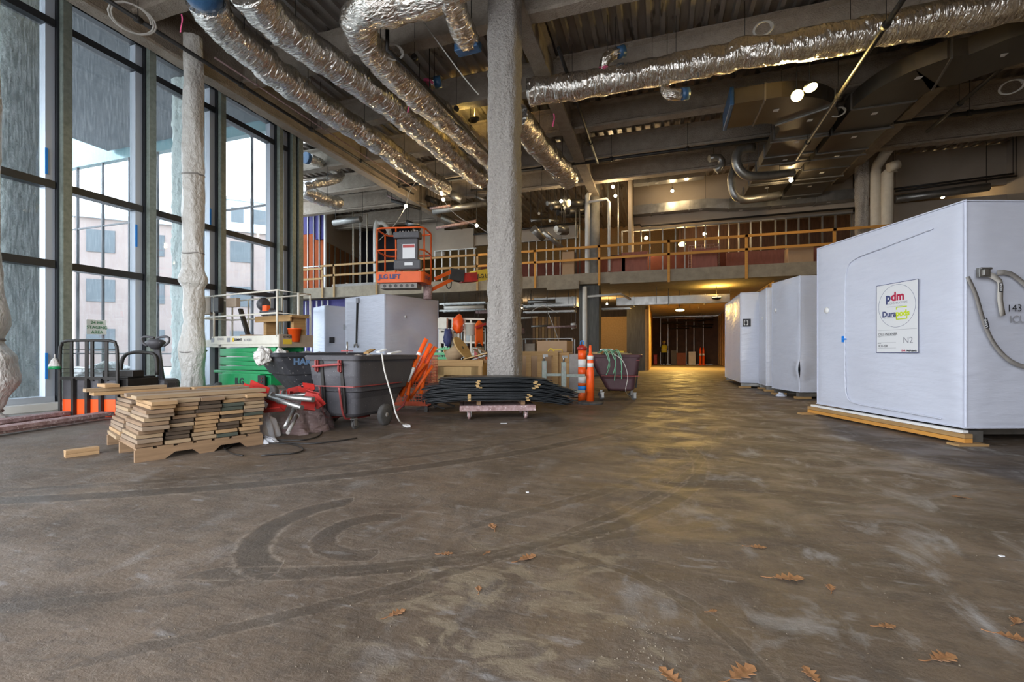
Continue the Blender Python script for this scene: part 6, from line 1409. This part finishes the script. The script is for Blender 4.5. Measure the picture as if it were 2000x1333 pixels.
for i in range(10):
    px = rnd.uniform(1286, 1390); pipe('pipe slung across far end of the corridor', [Q(px, 622 + i * 2.5, 33 + i * .2), Q(min(px + 40, 1393), 622 + i * 2.5, 33 + i * .2)], .05, rnd.choice((m_galv, m_rust, m_black)), 'service_pipe').__setitem__('group', 'pipes at the corridor end')
for i in range(12):
    px = rnd.uniform(750, 930); py = rnd.uniform(370, 440)
    pipe('dark service pipe above the lift basket', [Q(px, py, 19.8 - i * .1), Q(px + rnd.uniform(5, 60), py + rnd.uniform(-6, 25), 19.8 - i * .1)], rnd.choice((.04, .07, .12)), rnd.choice((m_black, m_galv, m_duct, m_rust)), 'service_pipe').__setitem__('group', 'dark pipes above the lift basket')
for i in range(22):
    px = rnd.uniform(1290, 1680); py = rnd.uniform(438, 500)
    if i < 3: continue
# boxes on the balcony behind the rail
for i, (px, w2, h2, m, lb) in enumerate([(1112, .5, 1.0, m_card, 'tan carton standing on the balcony left of column'), (1205, .7, .7, m_redboard, 'red-brown crate on balcony right of the studs'), (1240, 1.0, .8, m_redboard, 'dark brown cabinet on the balcony behind rail'), (1375, .9, .75, m_redboard, 'mesh-sided trolley on the balcony near lamp'), (1560, .8, .6, m_card, 'brown carton far right on the balcony')]):
    tag(MB().box((X(px, 18.85), 18.85, 4.14 + h2 / 2), (w2, .5, h2)).build('balcony_crate', m, bevel=.01), lb, 'crate')
# ================================================================ lamps
def bulb(lb, p, pw=14, r=.05, cord=None):
    t = thing('bulb', lb, 'lamp', p); MB().sphere(p, r, 8).build('glass', g_warm, t); MB().cyl(p + Vector((0, 0, r * .9)), p + Vector((0, 0, r + .07)), .025, 8).build('socket', m_black, t)
    MB().cyl(p + Vector((0, 0, r)), Vector((p.x, p.y, 3.75 if p.z < 3.7 and p.y > 18 else 8.32)), .006, 5).build('cord', m_black, t); lamp(p - Vector((0, .0, r + .08)), pw * .4, (1, .72, .38), .05); return t
for px, py, D, lb, pw in [(793, 403, 16.5, 'bare bulb hanging above lift basket', 30), (866, 390, 17, 'bare bulb left of the column, higher of two', 25), (931, 441, 17, 'bare bulb low beside the central column', 30), (866, 379, 17.6, 'bulb just above another left of the column', 10),
        (1197, 365, 17.5, 'upper bulb in the stud shaft right of upper column', 30), (1202, 383, 17.9, 'lower bulb in stud shaft right of upper column', 15), (1341, 346, 17.6, 'bulb shining on the upper galvanised duct', 30), (1313, 373, 18.2, 'bulb hanging in front of the wide bulkhead', 25), (1545, 352, 14.8, 'bulb hanging at lower end of the right trunk', 40),
        (1262, 465, 20.0, 'bulb glowing on yellow studs above the balcony rail', 60), (1376, 457, 20.2, 'bulb on the balcony below the bulkhead edge', 50), (1841, 385, 17.5, 'bulb hanging before the right bulkhead', 40), (1096, 393, 18.2, 'dim bulb among the ducts between the columns', 15)]:
    bulb(lb, Q(px, py, D), pw, .06 if py < 450 else .075)
def disc(lb, p, n, r, pw, col=(1, .72, .25)):
    n = Vector(n).normalized(); t = thing('work_light', lb, 'lamp', p); _, a, b_ = frame(n); R_3 = Matrix((a, b_, n)).transposed()
    MB().lathe(p, [(r * .86, .0), (r * .86, .012)], 24, R_3).build('led_face', g_yellow, t); MB().lathe(p - n * .01, [(r * .3, -.10), (r * .7, -.07), (r, -.02), (r, .015), (r * .87, .018), (r * .87, .0)], 24, R_3).build('housing', m_black, t)
    MB().cyl(p - n * .1, Vector(((p - n * .1).x, (p - n * .1).y, 3.75 if p.z < 3.75 and p.y > 17.5 else 8.32)), .012, 6).build('hanging_rod', m_black, t)
    l = lamp(p + n * .06, pw, col, r * .8, 'AREA'); l.rotation_euler = n.to_track_quat('-Z', 'Y').to_euler(); return t
disc('round yellow work light on left metal duct elbow', Q(1557, 187, 10.2), (-.15, -1, -.25), .14, 45)
disc('second round yellow work light above and right of the first', Q(1584, 171, 10.0), (.1, -.35, -.9), .14, 45)
disc('yellow high-bay lamp glowing under the corridor ceiling', Q(1328, 606, 27), (0, -.2, -1), .28, 200, (1, .62, .16))
disc('second yellow lamp deeper in the corridor', Q(1340, 612, 33), (0, 0, -1), .25, 170, (1, .62, .16))
disc('yellow lamp on the balcony between studs and trolley', Q(1332, 477, 21), (0, -.5, -1), .18, 70, (1, .62, .16))
disc('added yellow lamp for the soffit glow, under the balcony at right', Vector((2.2, 20.6, 3.25)), (0, -.1, 1), .2, 26, (1, .62, .12))  # added lamp, stands in for corridor light reflected onto the soffit
disc('yellow lamp behind the third foil duct above the hall', Q(925, 232, 12.6) + Vector((0, 0, 0)), (-.2, -.2, 1), .16, 40, (1, .7, .2))
l = lamp((-2.6, 23.5, 3.3), 35, (1, .62, .2), .2); l2 = lamp((-7, 23, 3.2), 22, (1, .75, .5), .3)
for lb, p in (('bulb lighting plywood recess beside the concrete column', (-2.6, 23.5, 3.3)), ('bulb lighting the storage racks under the balcony', (-7, 23, 3.2))):
    t = thing('bulb', lb, 'lamp', p); MB().sphere(Vector(p) + Vector((0, 0, .12)), .05, 8).build('glass', g_warm, t); MB().cyl(Vector(p) + Vector((0, 0, .15)), (p[0], p[1], 3.74), .008, 5).build('cord', m_black, t)
# fine wires
for i, L_ in enumerate([[(793, 403), (770, 440), (740, 470)], [(793, 402), (800, 375), (812, 355)], [(866, 390), (880, 410), (905, 430), (931, 441), (960, 460)], [(1070, 610), (1082, 640), (1092, 668)], [(1035, 610), (1060, 598), (1090, 612)], [(800, 5), (850, 75), (905, 150), (935, 185)]]):
    D = 16.5 if i < 3 else (17 if i < 5 else 8.8)
    tag(MB().tube(smooth_path([Q(x, y, D) for x, y in L_], .2), .012, 5).build('wire', m_straplight), ['lamp wire sagging left from the bulb above basket', 'lamp wire rising right from the bulb above the basket', 'lamp wire swagged between bulbs left of the column', 'pale rope hanging under the balcony onto cardboard box', 'coiled pale wire under the balcony right of central column', 'thin pale wire hanging past capped foil duct'][i], 'wire')
def coil(lb, px, py, D, r=.13):
    c = Q(px, py, D); f = ray(px, py).normalized(); _, a, b_ = frame(f)
    tag(MB().tube([c + (a * math.cos(k * PI / 8) * r * (1.2 + k * .01) + b_ * math.sin(k * PI / 8) * r) for k in range(38)], .016, 6).build('hose_coil', m_straplight), lb, 'hose')
coil('white sprinkler hose coil hanging from black pipe beside the hairpin duct', 768, 102, 9.0); coil('white hose coil at the end of hanging black pipe', 1637, 219, 11.2, .1); coil('flattened white hose loop at the upper left', 258, 36, 8.0, .22); coil('white hose loop at the far right under the beams', 1975, 170, 10.5, .14); coil('white loop of hose above the long foil duct', 1490, 56, 9.2, .12)

ORDW = ['first', 'second', 'third', 'fourth', 'fifth', 'sixth', 'seventh', 'eighth', 'ninth', 'tenth', 'eleventh', 'twelfth', 'thirteenth', 'fourteenth', 'fifteenth', 'sixteenth', 'seventeenth', 'eighteenth']
for gname, phr in (('ducts in the dark service zone', '%s from the left of the tangled ducts between the two columns'), ('pipes slung under the balcony', '%s from the left of the pipes slung under the balcony slab'),
                   ('pipes at the corridor end', '%s from the left of the pipes across the corridor end'), ('dark pipes above the lift basket', '%s from the left of dark service pipes above the lift basket')):
    L_ = [o for o in COL.objects if o.get('group') == gname]
    L_.sort(key=lambda o: (CS * o.location.x + SN * o.location.y) / (-SN * o.location.x + CS * o.location.y))
    for i, o in enumerate(L_): o['label'] = phr % ORDW[i]

for i, (px0, px1, y, z) in enumerate(((858, 948, 18.9, 3.15), (858, 948, 20.0, 2.95), (1022, 1122, 19.2, 2.95), (1022, 1122, 20.4, 2.8), (1175, 1230, 22.0, 3.0))):
    xa, xb = X(px0, y), X(px1, y); t = thing('cable_tray', 'ladder cable tray slung under the balcony, %s' % ['nearer one left of central column', 'farther one left of central column', 'nearer one between the columns', 'farther one between the columns', 'one beside the plywood recess'][i], 'cable tray', ((xa + xb) / 2, y, z))
    MB().span((xa, y, z), (xb, y + .03, z + .08)).build('side_rail', m_galv, t); MB().span((xa, y + .4, z), (xb, y + .43, z + .08)).build('side_rail', m_galv, t)
    q = MB(); x = xa + .1
    while x < xb: q.span((x, y, z + .02), (x + .04, y + .4, z + .05)); x += .3
    q.build('rungs', m_galv, t, kind='stuff'); MB().bar((xa + .3, y + .2, z), (xa + .3, y + .2, 3.72), .015).bar((xb - .3, y + .2, z), (xb - .3, y + .2, 3.72), .015).build('hanger_rod', m_black, t)
for i in range(5):
    x = X(1282 + i * 24, 20); y = 20 + i * .8
    tag(MB().bar((x, y, 3.0), (x, y, 3.72), .02).build('hanger_rod', m_black), '%s of the thin rods hanging from the soffit before corridor' % ORDW[i], 'rod', 'thin rods under the soffit')
scf = thing('mesh_trolley', 'wire mesh trolley standing on the balcony beside the yellow lamp', 'trolley', ((X(1345, 19.2) + X(1405, 19.2)) / 2, 19.3, 4.14))
cage(scf, X(1405, 19.2) - X(1345, 19.2), .6, .12, .98, m_rust, .09, r=.006)
scf = thing('mesh_trolley', 'wire mesh trolley standing on balcony right of the upper column', 'trolley', ((X(1192, 19.2) + X(1215, 19.2)) / 2, 19.3, 4.14))
cage(scf, .5, .5, .1, .8, m_black, .09, r=.006)

# every hung pipe and duct gets its hanger rods
for o in [x for x in COL.objects if x.type == 'EMPTY' and x.get('category') in ('pipe', 'duct')]:
    ch = [c for c in COL.objects if c.parent == o and c.type == 'MESH']
    if any('hanger' in c.name for c in ch): continue
    b0 = ch[0]; vs = [o.location + v.co for v in b0.data.vertices]
    zmin = min(v.z for v in vs)
    if zmin < .05 or abs(zmin - 4.12) < .03: continue
    q = MB(); n = len(vs)
    for k in (max(0, n // 5), (4 * n) // 5):
        v = vs[k]; topz = 3.75 if v.z < 3.7 and v.y > 18 else 8.32
        q.bar(v, (v.x, v.y, topz), .012)
    q.build('hanger_rods', m_black, o)
